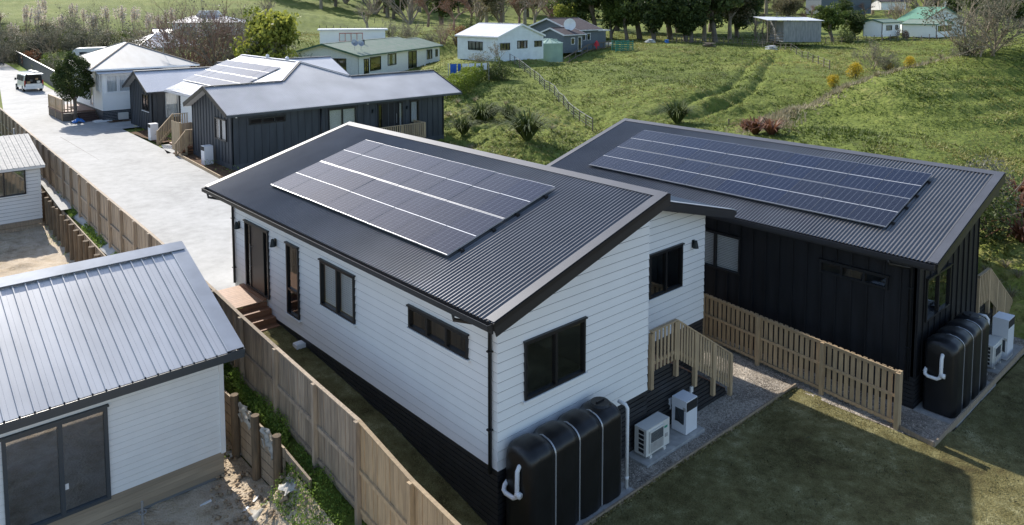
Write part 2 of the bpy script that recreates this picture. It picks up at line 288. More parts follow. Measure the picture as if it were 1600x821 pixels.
def sheet(name, poly_x, poly_y, nx, ny, off, m, fn=None, label=None, rough=0., kind='structure'):
    "a ground sheet on a bilinear patch: poly_x/poly_y give the four corners"
    a, b = np.meshgrid(np.linspace(0, 1, nx), np.linspace(0, 1, ny))
    X = (poly_x[0]*(1-a)+poly_x[1]*a)*(1-b)+(poly_x[3]*(1-a)+poly_x[2]*a)*b; Y = (poly_y[0]*(1-a)+poly_y[1]*a)*(1-b)+(poly_y[3]*(1-a)+poly_y[2]*a)*b
    Z = (fn or site_z)(X, Y)+off
    if rough: Z = Z+rough*(vnoise(X*1.3, Y*1.3)+.6*vnoise(X*4+9, Y*4)+.35*vnoise(X*11, Y*11+5))
    V = np.stack([X.ravel(), Y.ravel(), Z.ravel()], 1); i = np.arange(nx*ny).reshape(ny, nx)
    F = np.stack([i[:-1, :-1].ravel(), i[:-1, 1:].ravel(), i[1:, 1:].ravel(), i[1:, :-1].ravel()], 1)
    o = np_mesh(name, V, F, m); o.data.polygons.foreach_set('use_smooth', [True]*len(F)); o['kind'] = kind; return o
# ------------------------------------------------------------------ building kit (local coordinates of the building)
def clip(poly, lines):
    for (a0, z0, a1, z1) in lines:
        f = lambda p: z0+(z1-z0)*(p[0]-a0)/(a1-a0)-p[1]
        out = []
        for i in range(len(poly)):
            p, q = poly[i], poly[(i+1) % len(poly)]; fp, fq = f(p), f(q)
            if fp >= 0: out.append(p)
            if (fp >= 0) != (fq >= 0):
                t = fp/(fp-fq); out.append((p[0]+(q[0]-p[0])*t, p[1]+(q[1]-p[1])*t))
        poly = out
        if len(poly) < 3: return []
    return poly
def rects(a0, a1, z0, z1, ops):
    zs = sorted({z0, z1} | {z for o in ops for z in (o[2], o[3]) if z0 < z < z1}); out = []
    for za, zb in zip(zs, zs[1:]):
        sp = [(a0, a1)]
        for o in ops:
            if o[2] < zb-1e-6 and o[3] > za+1e-6:
                sp = [(x, y) for p, q in sp for x, y in ((p, min(q, o[0])), (max(p, o[1]), q)) if y-x > 1e-4]
        out += [(p, q, za, zb) for p, q in sp]
    return out
def mp(axis, c, sg):
    return (lambda a, z, t: (c+sg*t, a, z)) if axis == 'x' else (lambda a, z, t: (a, c+sg*t, z))
def wbox(bm, P, a0, a1, z0, z1, t0, t1):
    return bm.add([P(a, z, t) for t in (t0, t1) for a, z in ((a0, z0), (a1, z0), (a1, z1), (a0, z1))],
                  [(0, 1, 2, 3), (7, 6, 5, 4), (0, 4, 5, 1), (1, 5, 6, 2), (2, 6, 7, 3), (3, 7, 4, 0)])
def wall(axis, c, sg, a0, a1, z0, z1, ops, lines, m, parent, th=.1, name='wall'):
    P = mp(axis, c, sg); bm = B()
    for r in rects(a0, a1, z0, z1, ops):
        poly = clip([(r[0], r[2]), (r[1], r[2]), (r[1], r[3]), (r[0], r[3])], lines)
        if len(poly) > 2: bm.prism(poly, lambda a, z: P(a, z, 0), lambda a, z: P(a, z, -th))
    return bm.build(name, m, parent)
def boards(axis, c, sg, a0, a1, z0, z1, pitch, ops, lines, m, parent, name='weatherboard', proud=.02, joined=False, gap=None, flat=False):
    P = mp(axis, c, sg); z = z0; J = B(); gap = pitch*.11 if gap is None else gap
    while z < z1-.02:
        zt = min(z+pitch, z1)-gap; grp = []
        for r in rects(a0, a1, z, zt, ops):            # pieces that touch belong to one board
            hit = [g for g in grp if any(abs(q[3]-r[2]) < 1e-5 and q[0] < r[1]-1e-4 and r[0] < q[1]-1e-4 for q in g)]
            new = [r]+[q for g in hit for q in g]; grp = [g for g in grp if g not in hit]+[new]
        for g in grp:
            bm = J if joined else B()
            for r in g:
                poly = clip([(r[0], r[2]), (r[1], r[2]), (r[1], r[3]), (r[0], r[3])], lines)
                if len(poly) > 2: bm.prism(poly, lambda a, zz: P(a, zz, .004+proud*(1 if flat else 1-(zz-z)/pitch)), lambda a, zz: P(a, zz, .001))
            if not joined and len(bm.v): bm.build(name, m, parent)
        z += pitch
    if joined: J.build('weatherboards' if name == 'weatherboard' else name, m, parent)
def battens(axis, c, sg, a0, a1, z0, z1, pitch, ops, lines, m, parent, joined=False, wd=.045):
    P = mp(axis, c, sg); J = B(); n = max(1, round((a1-a0)/pitch))
    for i in range(n+1):
        a = a0+(a1-a0)*i/n; bm = J if joined else B()
        for r in rects(max(a0, a-wd/2), min(a1, a+wd/2), z0, z1, ops):
            poly = clip([(r[0], r[2]), (r[1], r[2]), (r[1], r[3]), (r[0], r[3])], lines)
            if len(poly) > 2: bm.prism(poly, lambda a, z: P(a, z, .032), lambda a, z: P(a, z, .001))
        if not joined and len(bm.v): bm.build('batten', m, parent)
    if joined: J.build('battens', m, parent)
def window(axis, c, sg, a0, a1, z0, z1, parent, panes=(0, .5, 1), fm='frame', cover=None, name='window', sill='white', fw=.055, gm='glass', trans=None, deep=.02, head=True):
    P = mp(axis, c, sg); bm = B(); t0, t1 = -.06, .045+deep
    wbox(bm, P, a0, a1, z1-fw, z1, t0, t1); wbox(bm, P, a0, a1, z0, z0+fw, t0, t1)
    wbox(bm, P, a0, a0+fw, z0+fw, z1-fw, t0, t1); wbox(bm, P, a1-fw, a1, z0+fw, z1-fw, t0, t1)
    for f in panes[1:-1]: a = a0+(a1-a0)*f; wbox(bm, P, a-fw*.6, a+fw*.6, z0+fw, z1-fw, t0, t1-.004)
    if trans: zt = z0+(z1-z0)*trans; wbox(bm, P, a0+fw, a1-fw, zt-.03, zt+.03, t0, t1-.008)
    if head: wbox(bm, P, a0-.03, a1+.03, z1, z1+.035, .0, t1+.03)
    o = bm.build(name, fm, parent)
    for f, g in zip(panes, panes[1:]):
        q = B(); x0, x1 = a0+(a1-a0)*f+.03, a0+(a1-a0)*g-.03
        q.add([P(x0, z0+.03, .012), P(x1, z0+.03, .012), P(x1, z1-.03, .012), P(x0, z1-.03, .012)], [(0, 1, 2, 3)]); q.build('pane', gm, o)
    if sill: q = B(); wbox(q, P, a0-.05, a1+.05, z0-.045, z0-.003, .0, t1+.025); q.build('sill', sill, o)
    if cover == 'blind':
        q = B(); z = z0+.06
        while z < z1-.05: wbox(q, P, a0+.05, a1-.05, z, z+.040, -.09, -.075); z += .055
        q.build('blind', 'blind', o)
    if cover in ('curtain', 'half'):
        q = B(); n = 26; spans = ((a0+.04, a0+(a1-a0)*.36), (a1-(a1-a0)*.3, a1-.04)) if cover == 'half' else ((a0+.04, a1-.04),)
        for s0, s1 in spans:
            vs = []; fs = []
            for i in range(n+1):
                a = s0+(s1-s0)*i/n; t = -.15+.025*math.sin(i*1.9); vs += [P(a, z0+.04, t), P(a, z1-.04, t)]
                if i < n: fs.append((2*i, 2*i+1, 2*i+3, 2*i+2))
            q.add(vs, fs)
        q.build('curtain', 'curtain', o)
    return o
def corr(bm, O, A, L, Sv, s0, s1, N, pitch=.0762, amp=.013, kind='sine'):
    O, A, Sv, N = Vector(O), Vector(A), Vector(Sv), Vector(N); vs = []; l = 0; xs = []
    if kind == 'sine':
        n = int(L/pitch*6); xs = [(L*i/n, amp*math.sin(2*math.pi*(L*i/n)/pitch)) for i in range(n+1)]
    else:                                            # tray sheet: narrow upstanding ribs
        while l < L:
            xs += [(l, 0), (l+pitch*.32, 0), (l+pitch*.325, .006), (l+pitch*.345, .006), (l+pitch*.35, 0), (l+pitch*.86, 0), (l+pitch*.89, amp), (l+pitch*.965, amp)]; l += pitch
        xs = [x for x in xs if x[0] <= L]+[(L, 0)]
    o = len(bm.v)
    for x, h in xs:
        for s in (s0(x), s1(x)): bm.v.append(tuple(O+A*x+Sv*s+N*h))
    for i in range(len(xs)-1): a = o+2*i; bm.f.append((a, a+2, a+3, a+1))
    return bm
def roof_plane(parent, E0, A, L, Sd, s1, m, pitch=.10, amp=.0155, kind='sine', name='roof', s0=None, th=.16, sm=None, s1f=None):
    "one roof slope: E0 eave corner, A along the eave, Sd upslope (unit), s1 slope length; sheet on a slab"
    A, Sd = Vector(A), Vector(Sd); N = A.cross(Sd).normalized()
    if N.z < 0: N = -N
    bm = B(); f0 = s0 or (lambda l: 0); f1 = s1f or (lambda l: s1); corr(bm, Vector(E0)+N*.02, A, L, Sd, f0, f1, N, pitch, amp, kind); r = bm.build(name, m, parent)
    if sm:
        q = B(); E = Vector(E0)
        if s1f is None:
            c = [E, E+A*L, E+A*L+Sd*s1, E+Sd*s1]; q.add(c+[p-N*th for p in c], [(0, 1, 2, 3), (7, 6, 5, 4), (0, 4, 5, 1), (1, 5, 6, 2), (2, 6, 7, 3), (3, 7, 4, 0)]); q.build('soffit', sm, parent)
    return r
def lamp(axis, c, sg, a, z, parent):
    P = mp(axis, c, sg); bm = B(); k = B(); wbox(k, P, a-.05, a+.05, z-.1, z+.12, .02, .05)
    cx, cy, cz = P(a, z, .12); bm.tube([(cx, cy, cz+.12), (cx, cy, cz+.1), (cx, cy, cz-.1)], [.03, .045, .085], 12)
    o = bm.build('wall_lamp', 'lamp', parent); k.build('bracket', 'lamp', o); return o
def gutter(parent, p, q, m='bargegrey', w=.12, h=.11):
    "open box gutter from p to q"
    p, q = Vector(p), Vector(q); d = (q-p).normalized(); s = d.cross(Vector((0, 0, 1))); bm = B(); z = Vector((0, 0, 1))
    for off, ww, hh, zz in ((0, w, .012, -h), (-w/2, .012, h, -h/2), (w/2, .012, h, -h/2)): bm.bar(p+s*off+z*zz, q+s*off+z*zz, ww, hh)
    for e in (p, q): bm.bar(e-d*.006+z*(-h/2), e+d*.006+z*(-h/2), w, h)
    return bm.build('gutter', m, parent)
def downpipe(parent, pts, m='frame', r=.04, name='downpipe', n=8, clips=()):
    bm = B(); bm.tube(pts, r, n); o = bm.build(name, m, parent, smooth=True)
    for c in clips: b = B(); b.box((c[0]-.055, c[1]-.05, c[2]-.015), (c[0]+.055, c[1]+.05, c[2]+.015)); b.build('pipe_clip', m, o)
    return o
def solar(label, root_loc, sl, x0, y0, ncol, group):
    "array of portrait panels on a slope rising towards +x; x0,y0 local start"
    t = empty('solar_array', root_loc, 0, label, 'solar panels', group); a = math.atan(sl); pw, ph = 1.072, 1.70; me = None
    ux = Vector((math.cos(a), 0, math.sin(a))); nn = Vector((-math.sin(a), 0, math.cos(a)))
    for j in range(ncol):
        for i in range(2):
            if me is None:
                bm = B(); bm.box((0, 0, -.035), (ph, pw, 0)); ob = bm.build('solar_panel', 'pvframe'); me = ob.data
                g = B(); g.add([(.016, .001, .003), (ph-.016, .001, .003), (ph-.016, pw-.001, .003), (.016, pw-.001, .003)], [(0, 1, 2, 3)]); go = g.build('cell_sheet', 'pv'); gm = go.data
                ln = B(); ln.box((ph/2-.010, .004, .003), (ph/2+.010, pw-.004, .0055)); lo = ln.build('centre_line', 'pvline'); lm = lo.data
            else:
                ob = bpy.data.objects.new('solar_panel', me); COL.objects.link(ob); go = bpy.data.objects.new('cell_sheet', gm); COL.objects.link(go); lo = bpy.data.objects.new('centre_line', lm); COL.objects.link(lo)
            ob.parent = t; go.parent = ob; lo.parent = ob
            ob.location = Vector((0, y0+j*(pw+.014), 0))+ux*(i*(ph+.028)); ob.rotation_euler = (random.uniform(-.006, .006), -a+random.uniform(-.004, .004), 0)
    for i in range(2):
        for f in (.22, .78):
            r = B(); r.bar(ux*(i*(ph+.02)+ph*f)-nn*.06+Vector((0, y0-.05, 0)), ux*(i*(ph+.02)+ph*f)-nn*.06+Vector((0, y0+ncol*(pw+.014)+.05, 0)), .04, .05); r.build('mounting_rail', 'frame', t)
            for e in (y0-.05,):
                k = B(); c = ux*(i*(ph+.02)+ph*f)-nn*.09+Vector((0, e, 0)); k.box((c.x-.04, c.y-.03, c.z-.05), (c.x+.04, c.y+.03, c.z+.04)); k.build('mounting_foot', 'dark', t)
    return t
# ------------------------------------------------------------------ the two new houses (same design)
XE, ZE, XR, ZR, XW, YN, WY = -.67, 4.17, 4.56, 5.68, 9.9, -.63, 1.49; ZW = 3.98; ZQ = 5.34
SL = (ZR-ZE)/(XR-XE); SR = (ZW-ZQ)/(XW-XR)
def main_house(name, label, loc, LEN, style, longw, gablew, wingw, zb, zg_fn, extras):
    h = empty(name, loc, 0, label, 'house'); W = style == 'white'; wm = 'white' if W else 'black'
    zt = lambda x: ZE+SL*(x-XE)-.17
    lineL = (0, zt(0), XR, zt(XR)); zr = lambda x: ZQ+SR*(x-XR)-.17; lineR = (XR, zr(XR), XW, zr(XW))
    top = zt(0)
    ops = [o[:4] for o in longw]
    def side(axis, c, sg, a0, a1, z1, op, lines, z0=zb):
        wall(axis, c, sg, a0, a1, z0-.0, z1, op, lines, 'gapshade' if W else wm, h)
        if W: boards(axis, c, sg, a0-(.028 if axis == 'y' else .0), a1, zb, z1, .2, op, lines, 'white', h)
        else: battens(axis, c, sg, a0, a1, zb, z1, .44, op, lines, 'black', h)
    side('x', 0, -1, 0, LEN, top, ops, [])
    side('y', 0, -1, 0, 4.71, zt(4.71)+.1, [o[:4] for o in gablew], [lineL])
    side('y', WY, -1, 4.71, 9.27, 5.7, [o[:4] for o in wingw], [lineR])
    side('x', 4.71, 1, 0.001, WY, zr(4.71), [(.25, 1.15, 1.25, 3.26)], [])
    side('x', 9.27, 1, WY, LEN, zr(9.27), [], [])
    side('y', LEN, 1, 0, 9.27, 5.7, [], [lineL, lineR])
    # dark boarded base down to the ground
    def base(axis, c, sg, a0, a1):
        zlow = min(zg_fn(a0), zg_fn(a1))-.35 if axis == 'x' and sg < 0 else zg_fn(0)-.35
        wall(axis, c-sg*.02, sg, a0, a1, zlow, zb, [], [], 'black', h, name='base_wall')
        boards(axis, c-sg*.02, sg, a0, a1, zb-math.ceil((zb-zlow)/.115)*.115, zb, .115, [], [], 'baseblack', h, name='baseboard', proud=.026, gap=.022, flat=True)
    base('x', 0, -1, 0, LEN); base('y', 0, -1, 0, 4.71); base('y', WY, -1, 4.71, 9.27)
    base('x', 4.71, 1, 0, WY); base('x', 9.27, 1, WY, LEN); base('y', LEN, 1, 0, 9.27)
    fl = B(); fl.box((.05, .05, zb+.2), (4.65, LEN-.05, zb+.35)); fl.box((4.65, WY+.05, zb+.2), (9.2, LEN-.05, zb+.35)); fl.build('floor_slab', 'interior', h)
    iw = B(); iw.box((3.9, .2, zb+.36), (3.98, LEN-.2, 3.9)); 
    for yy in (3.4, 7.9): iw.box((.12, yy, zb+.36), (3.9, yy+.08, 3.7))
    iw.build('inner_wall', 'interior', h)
    for o in longw: window('x', 0, -1, *o[:4], h, **o[4])
    for o in gablew: window('y', 0, -1, *o[:4], h, **o[4])
    for o in wingw: window('y', WY, -1, *o[:4], h, **o[4])
    window('x', 4.71, 1, .25, 1.15, 1.25, 3.26, h, panes=(0, 1), name='back_door', sill=None)
    # roof: left slope runs further forward than the right one
    yb = LEN+.58; Lr = yb-YN; cl = math.hypot(XR-XE, ZR-ZE); cr = math.hypot(XW-XR, ZQ-ZW); rd = 'roofdark'
    sv = Vector(((XR-XE)/cl, 0, (ZR-ZE)/cl)); sr = Vector((-(XW-XR)/cr, 0, (ZQ-ZW)/cr))
    roof_plane(h, (XE, YN, ZE), (0, 1, 0), Lr, sv, cl, rd, sm='bargegrey' if not W else 'bargegrey')
    roof_plane(h, (XW, .9, ZW), (0, 1, 0), yb-.9, sr, cr-.01, rd, sm='bargegrey', name='roof')
    nl = Vector((-sv.z, 0, sv.x)); nr = Vector((-sr.z, 0, sr.x)); nr = nr if nr.z > 0 else -nr
    Y = Vector((0, 1, 0))
    def strip(nm, m, p, q, wdt, hgt, n): b = B(); b.bar(p, q, wdt, hgt, up=n); return b.build(nm, m, h)
    E = Vector((XE, 0, ZE)); R = Vector((XR, 0, ZR)); R2 = Vector((XR, 0, ZQ)); Wd = Vector((XW, 0, ZW))
    for yy in (YN+.09, yb-.09): strip('barge_flashing', 'capdark', E+Y*yy+nl*.04+sv*.02, R+Y*yy+nl*.04, .22, .014, nl)
    for yy in (.9+.10, yb-.09): strip('barge_flashing', 'zincflash', Wd+Y*yy+nr*.045, R2+Y*yy+nr*.046-sr*.02, .26, .014, nr)
    for yy, s in ((YN-.012, 1), (yb+.012, 1)): strip('barge_board', 'bargegrey', E+Y*yy-nl*.12, R+Y*yy-nl*.12, .024, .28, nl)
    for yy in (YN-.03, yb+.03): strip('barge_trim', 'frame', E+Y*yy-nl*.02, R+Y*yy-nl*.02, .014, .09, nl)
    for yy in (.9-.012, yb+.013): strip('barge_board', 'bargegrey', Wd+Y*yy-nr*.1, R2+Y*yy-nr*.1, .024, .23, nr)
    strip('ridge_cap', 'capdark', R+Y*YN+nl*.035-sv*.11, R+Y*yb+nl*.035-sv*.11, .24, .014, nl)
    sb = B(); sb.box((XR-.02, YN+1.53, ZQ-.1), (XR+.03, yb-.02, ZR+.02)); sb.build('ridge_upstand', 'bargegrey', h)
    eb = B(); q = R+Y*YN; eb.add([tuple(q+v) for v in (nl*.03, -nl*.27, Vector((.10, 0, -.30)), Vector((.10, 0, .0)))]+[tuple(q+Y*1.53+v) for v in (nl*.03, -nl*.27, Vector((.10, 0, -.30)), Vector((.10, 0, .0)))], [(0, 1, 2, 3), (7, 6, 5, 4), (0, 4, 5, 1), (1, 5, 6, 2), (2, 6, 7, 3), (3, 7, 4, 0)]); eb.build('ridge_fascia', 'bargegrey', h)
    gutter(h, (XE-.05, YN+.02, ZE+.0), (XE-.05, yb, ZE+.0), 'capdark' if 0 else 'bargegrey')
    fb = B(); fb.box((XE+.012, YN+.03, ZE-.2), (XE+.036, yb-.03, ZE-.02)); fb.build('fascia', 'bargegrey', h)
    gutter(h, (XW+.06, .92, ZW-.01), (XW+.06, yb, ZW-.01))
    sf = B(); sf.box((XE+.04, 0-.5, ZE-.19), (0, LEN+.4, ZE-.17)); 
    # downpipes
    for yy in (.16, LEN-.06): downpipe(h, [(XE-.04, yy+.35, ZE-.1), (XE-.02, yy+.34, ZE-.26), (-.3, yy+.05, ZE-.36), (-.07, yy, ZE-.42), (-.07, yy, zb-.1 if yy < 5 else zb+.3)], clips=[(-.07, yy, z) for z in (3.2, 1.6)])
    for b in extras: lamp(*b, h)
    return h
MW = dict
white_house = main_house('white_weatherboard_house', 'white weatherboard house with charcoal corrugated roof and red-brown front deck, nearest in the middle', (0, 0, 0), 12.75, 'white',
    longw=[(.89, 2.98, 2.77, 3.26, dict(panes=(0, .34, .67, 1))), (5.33, 7.05, 2.08, 3.28, dict(cover='blind')), (8.3, 9.02, 1.24, 3.27, dict(panes=(0, 1), trans=.36, cover=None)), (10.2, 11.84, 1.26, 3.30, dict(panes=(0, .2, .78, 1), name='front_door_frame', sill=None))],
    gablew=[(.68, 2.47, 2.0, 3.21, dict())], wingw=[(6.65, 8.14, 2.06, 3.26, dict())], zb=.8, zg_fn=lambda y: float(prof(np.array([y]))[0]),
    extras=[('x', 0, -1, 12.3, 3.05), ('x', 0, -1, 9.72, 3.1), ('y', WY, -1, 8.66, 3.15)])
d = B(); d.box((-.035, 10.55, 1.3), (.02, 11.45, 3.24)); dd = d.build('front_door', mat('dark_bronze_door', (.05, .04, .037), .45), white_house)
d = B(); d.tube([(-.12, 11.32, 1.9), (-.12, 11.32, 2.7)], .014, 6); d.tube([(-.03, 11.32, 2.0), (-.12, 11.32, 2.0)], .01, 6); d.tube([(-.03, 11.32, 2.6), (-.12, 11.32, 2.6)], .01, 6); d.build('handle', 'steel', dd)
black_house = main_house('black_batten_house', 'black board and batten house with charcoal corrugated roof, at the right beside the paling fence', (11.47, -3.57, -.67), 13.0, 'black',
    longw=[(.74, 2.63, 2.98, 3.34, dict(panes=(0, .34, .67, 1), sill=None, cover=None)), (5.18, 7.0, 2.17, 3.36, dict(cover='blind', sill=None)), (8.6, 9.3, 1.24, 3.27, dict(panes=(0, 1), sill=None)), (10.3, 11.8, 1.26, 3.27, dict(panes=(0, .2, .78, 1), sill=None))],
    gablew=[(.50, 2.28, 2.17, 3.34, dict(sill=None))], wingw=[(6.6, 8.1, 2.06, 3.26, dict(sill=None))], zb=.8, zg_fn=lambda y: -.05, extras=[('x', 0, -1, 9.72, 3.1)])
zs = ZE+SL*(.31-XE)
solar('bluish solar panels in two rows of eight on the white house roof', (.31, 0, zs+.13), SL, 0, 2.02, 8, 'rooftop solar arrays')
solar('dark blue solar panels in two rows of ten on the black house roof', (11.47+.33, -3.57, ZE+SL*(.33-XE)-.67+.13), SL, 0, 1.0, 10, 'rooftop solar arrays')
# ------------------------------------------------------------------ front deck and steps of the white house
t = empty('front_deck', (-.85, 11.2, 1.2), 0, 'red-brown timber deck with steps down along the white weatherboard wall', 'deck')
for i in range(12):
    y = 10.40+i*.143; b = B(); b.box((-1.62, y, 1.165), (-.03, y+.137, 1.2)); b.build('deck_board', 'pale', t, world=True)
b = B(); b.box((-1.6, 10.36, .5), (-.05, 10.395, 1.16)); b.build('front_board', 'deck', t, world=True)
b = B(); b.box((-.16, 10.41, 1.2), (-.03, 12.1, 1.235)); b.build('door_step', 'deck', t, world=True)
for x in (-1.5, -.2):
    for y in (10.5, 12.0): b = B(); b.box((x-.05, y-.05, .55), (x+.05, y+.05, 1.16)); b.build('post', 'deck', t, world=True)
for k in range(4):
    z = 1.2-.165*(k+1); y1 = 10.38-.29*k
    for q in range(2): b = B(); b.box((-1.25, y1-.29+q*.147, z-.035), (-.04, y1-.29+q*.147+.14, z)); b.build('tread', 'deck', t, world=True)
    b = B(); b.box((-1.24, y1-.285, z-.165), (-.045, y1-.26, z-.037)); b.build('riser', 'deck', t, world=True)
    b = B(); b.box((-.07, y1-.30, z-.30), (-.035, y1+.0, z-.036)); b.build('stringer', 'deck', t, world=True)
b = B(); b.box((-.28, 8.0, .50), (-.02, 8.26, .68)); b.box((-.25, 8.03, .68), (-.05, 8.23, .70)); tag(b.build('drain_box', 'pvc'), 'small white plastic box on the grass at the foot of the black baseboards', 'drain box')
# ------------------------------------------------------------------ back steps with paling balustrades
def balustrade(parent, segs, posts, m='pine', pk=.14, h=.95, low=.0, wd=.068):
    "segs: (p, q) top-rail lines; pickets hang below them; h picket height"
    for p, q in segs:
        p, q = Vector(p), Vector(q); b = B(); b.bar(p+Vector((0, 0, .03)), q+Vector((0, 0, .03)), .09, .035); b.build('top_rail', m, parent, world=True)
        b = B(); b.bar(p-Vector((0, 0, h-.18)), q-Vector((0, 0, h-.18)), .045, .08); b.build('bottom_rail', m, parent, world=True)
        n = max(2, int((q-p).length/pk)); d = (q-p); hd = Vector((d.x, d.y, 0)).normalized(); s = Vector((hd.y, -hd.x, 0))
        for i in range(n):
            c = p+d*(i+.5)/n+s*.035; b = B(); b.add([c+hd*a+s*t_+Vector((0, 0, z+(d.z/max(.01, math.hypot(d.x, d.y)))*a)) for t_ in (-.01, .01) for a, z in ((-wd/2, -h), (wd/2, -h), (wd/2, 0), (-wd/2, 0))],
                [(0, 1, 2, 3), (7, 6, 5, 4), (0, 4, 5, 1), (1, 5, 6, 2), (2, 6, 7, 3), (3, 7, 4, 0)]); b.build('picket', m, parent, world=True)
    for p, zt in posts:
        b = B(); b.box((p[0]-.05, p[1]-.05, p[2]), (p[0]+.05, p[1]+.05, zt)); b.build('post', m, parent, world=True)
def back_steps(o, label, floor):
    t = empty('back_steps', o, 0, label, 'steps', 'back steps with pine balustrades'); V = lambda x, y, z: (o[0]+x, o[1]+y, o[2]+z)
    balustrade(t, [(V(.05, 0, 1.05+floor), V(1.08, 0, 1.05+floor)), (V(1.08, 0, 1.05+floor), V(3.6, 0, -.62+floor))], [(V(.08, 0, floor-.35), o[2]+floor+1.03), (V(1.08, 0, floor-.35), o[2]+floor+1.05), (V(1.9, 0, floor-.9), o[2]+floor+.5), (V(2.75, 0, floor-1.45), o[2]+floor-.05), (V(3.58, 0, -.05), o[2]+floor-.6)])
    b = B(); b.prism([(0, -.1), (3.5, -.1), (3.5, .15), (1.1, floor-.1), (0, floor-.05)], lambda a, z: V(a, .1, z), lambda a, z: V(a, .16, z)); b.build('skirt_panel', 'black', t, world=True)
    z = 0
    while z < floor-.1:
        xr = 3.5-max(0, (z+.1-.15))*(2.4/(floor-.25)); b = B(); b.add([V(a, y, zz) for a, zz in ((0, z), (xr, z), (max(.3, xr-.0), z+.092), (0, z+.092)) for y in (.074, .1)], [(0, 2, 4, 6), (1, 7, 5, 3), (0, 1, 3, 2), (2, 3, 5, 4), (4, 5, 7, 6), (6, 7, 1, 0)]); b.build('baseboard', 'baseblack', t, world=True); z += .115
    b = B(); b.box(V(.02, .17, floor-.1), V(1.1, 1.45, floor-.04)); b.build('landing', 'deck', t, world=True)
    for k in range(9):
        zz = floor-.04-(k+1)*.175
        if zz > .05: b = B(); b.box(V(1.1+k*.28, .17, zz-.035), V(1.38+k*.28, 1.2, zz)); b.build('tread', 'deck', t, world=True)
    return t
back_steps((4.76, -.02, -.6), 'pine balustraded steps over a black boarded skirt against the white house', 1.72)
back_steps((16.23, -3.6, -.76), 'pine balustraded steps at the far right beyond the black water tank', 1.38)
# ------------------------------------------------------------------ ground sheets of the building site
drive = sheet('driveway', (-2.0, -2.0, 12.5, 6.1), (12.55, 27, 27, 12.55), 30, 40, .012, 'concrete')
drive2 = sheet('driveway', (-2.0+.0, -.6, 6.4, 5.7), (27, 48.9, 48.9, 27), 30, 40, .012, 'concrete', fn=lambda x, y: np.full_like(x, .87))
sheet('driveway', (-.6, .15, 14, 14), (48.9, 54.5, 54.5, 48.9), 20, 20, .012, 'concrete', fn=lambda x, y: np.full_like(x, .87)+.001*(y-48))
sheet('lawn', (8.1, 11.0, 12.4, 8.8), (78, 128, 128, 78), 20, 40, .05, 'greenlawn', fn=lambda x, y: np.full_like(x, .87)+.001*(y-48))
drive3 = sheet('driveway', (.15, 10.4, 11.2, 8.0), (54.5, 130, 130, 54.5), 30, 60, .012, 'concrete', fn=lambda x, y: np.full_like(x, .87)+.001*(y-48))
path_ = sheet('path', (6.4, 9.5, 9.5, 5.75), (40.3, 40.3, 37.1, 37.1), 8, 8, .012, 'concrete', fn=lambda x, y: np.full_like(x, .87))
sheet('lawn_strip', (-1.97, .6, .6, -1.97), (-1.0, -1.0, 10.4, 10.4), 30, 120, .02, 'lawn', rough=.025)
sheet('lawn', (-1.97, 9.88, 10.1, -1.97), (-12.5, -12.5, -1.0, -1.0), 150, 150, .02, 'lawn', rough=.03)
sheet('lawn', (9.88, 21, 21, 9.88), (-12.5, -12.5, -4.66, -4.66), 80, 80, .02, 'lawn', rough=.03)
sheet('gravel_bed', (1.2, 10.12, 10.8, 1.2), (-.99, -.99, 12, 12), 90, 90, .028, 'gravel', rough=.02)
sheet('gravel_bed', (9.9, 19.2, 19.2, 10.08), (-4.62, -4.62, 12, 12), 60, 60, .024, 'gravel', rough=.02)
sheet('sandy_yard', (-13, -2.42, -2.42, -13), (-14, -14, 13, 13), 140, 160, .03, 'sand', rough=.11)
sheet('sandy_yard', (-13, -2.42, -1.28, -13), (13, 13, 42, 42), 120, 160, .03, 'sand', rough=.12)
def edging(p, q, label):
    b = B(); za, zb_ = gz(*p), gz(*q); b.bar((*p, za+.05), (*q, zb_+.05), .04, .16); tag(b.build('timber_edging', 'pineold'), label, 'garden edging', 'timber edgings round the gravel')
edging((1.2, -1.0), (10.1, -1.0), 'long low timber edging between the shaded lawn and the gravel by the white house')
edging((9.84, -4.64), (19.2, -4.64), 'low timber edging between the gravel round the black house and the lawn')
edging((10.08, -3.6), (9.84, -4.62), 'short timber edging from the last post of the paling fence to the gravel corner')
def slab(x0, y0, x1, y1, z, label):
    b = B(); b.box((x0, y0, z-.15), (x1, y1, z)); tag(b.build('concrete_pad', 'pad'), label, 'concrete pad')
slab(.1, -.98, 3.08, .0, -.5, 'concrete pad under the black water tank of the white house'); slab(3.95, -.62, 6.25, .06, -.5, 'concrete pad under the two white air units')
slab(11.4, -4.64, 14.6, -3.6, -.71, 'concrete pad under the water tank of the black house'); slab(15.3, -4.5, 17.9, -3.6, -.72, 'concrete pad under the air units beyond the right-hand water tank')
for i, (p, q, l) in enumerate((((-1.95, 17.5), (5.9, 17.5), 'saw-cut joint across the driveway nearest the white house'), ((-1.6, 24), (5.6, 24), 'second saw-cut joint across the driveway'), ((-1.4, 31), (5.5, 31), 'saw-cut joint across the driveway beside the long charcoal house'), ((-1.1, 38), (6.0, 38), 'saw-cut joint across the driveway by the entry path'), ((1.9, 12.6), (2.3, 48), 'long saw-cut joint running up the middle of the driveway'))):
    b = B(); b.bar((*p, gz(*p)+.014), (*q, .886), .018, .006); o = b.build('saw_cut', 'pad'); o.data.materials[0] = M['wood']; tag(o, l, None, 'driveway joints', 'structure')
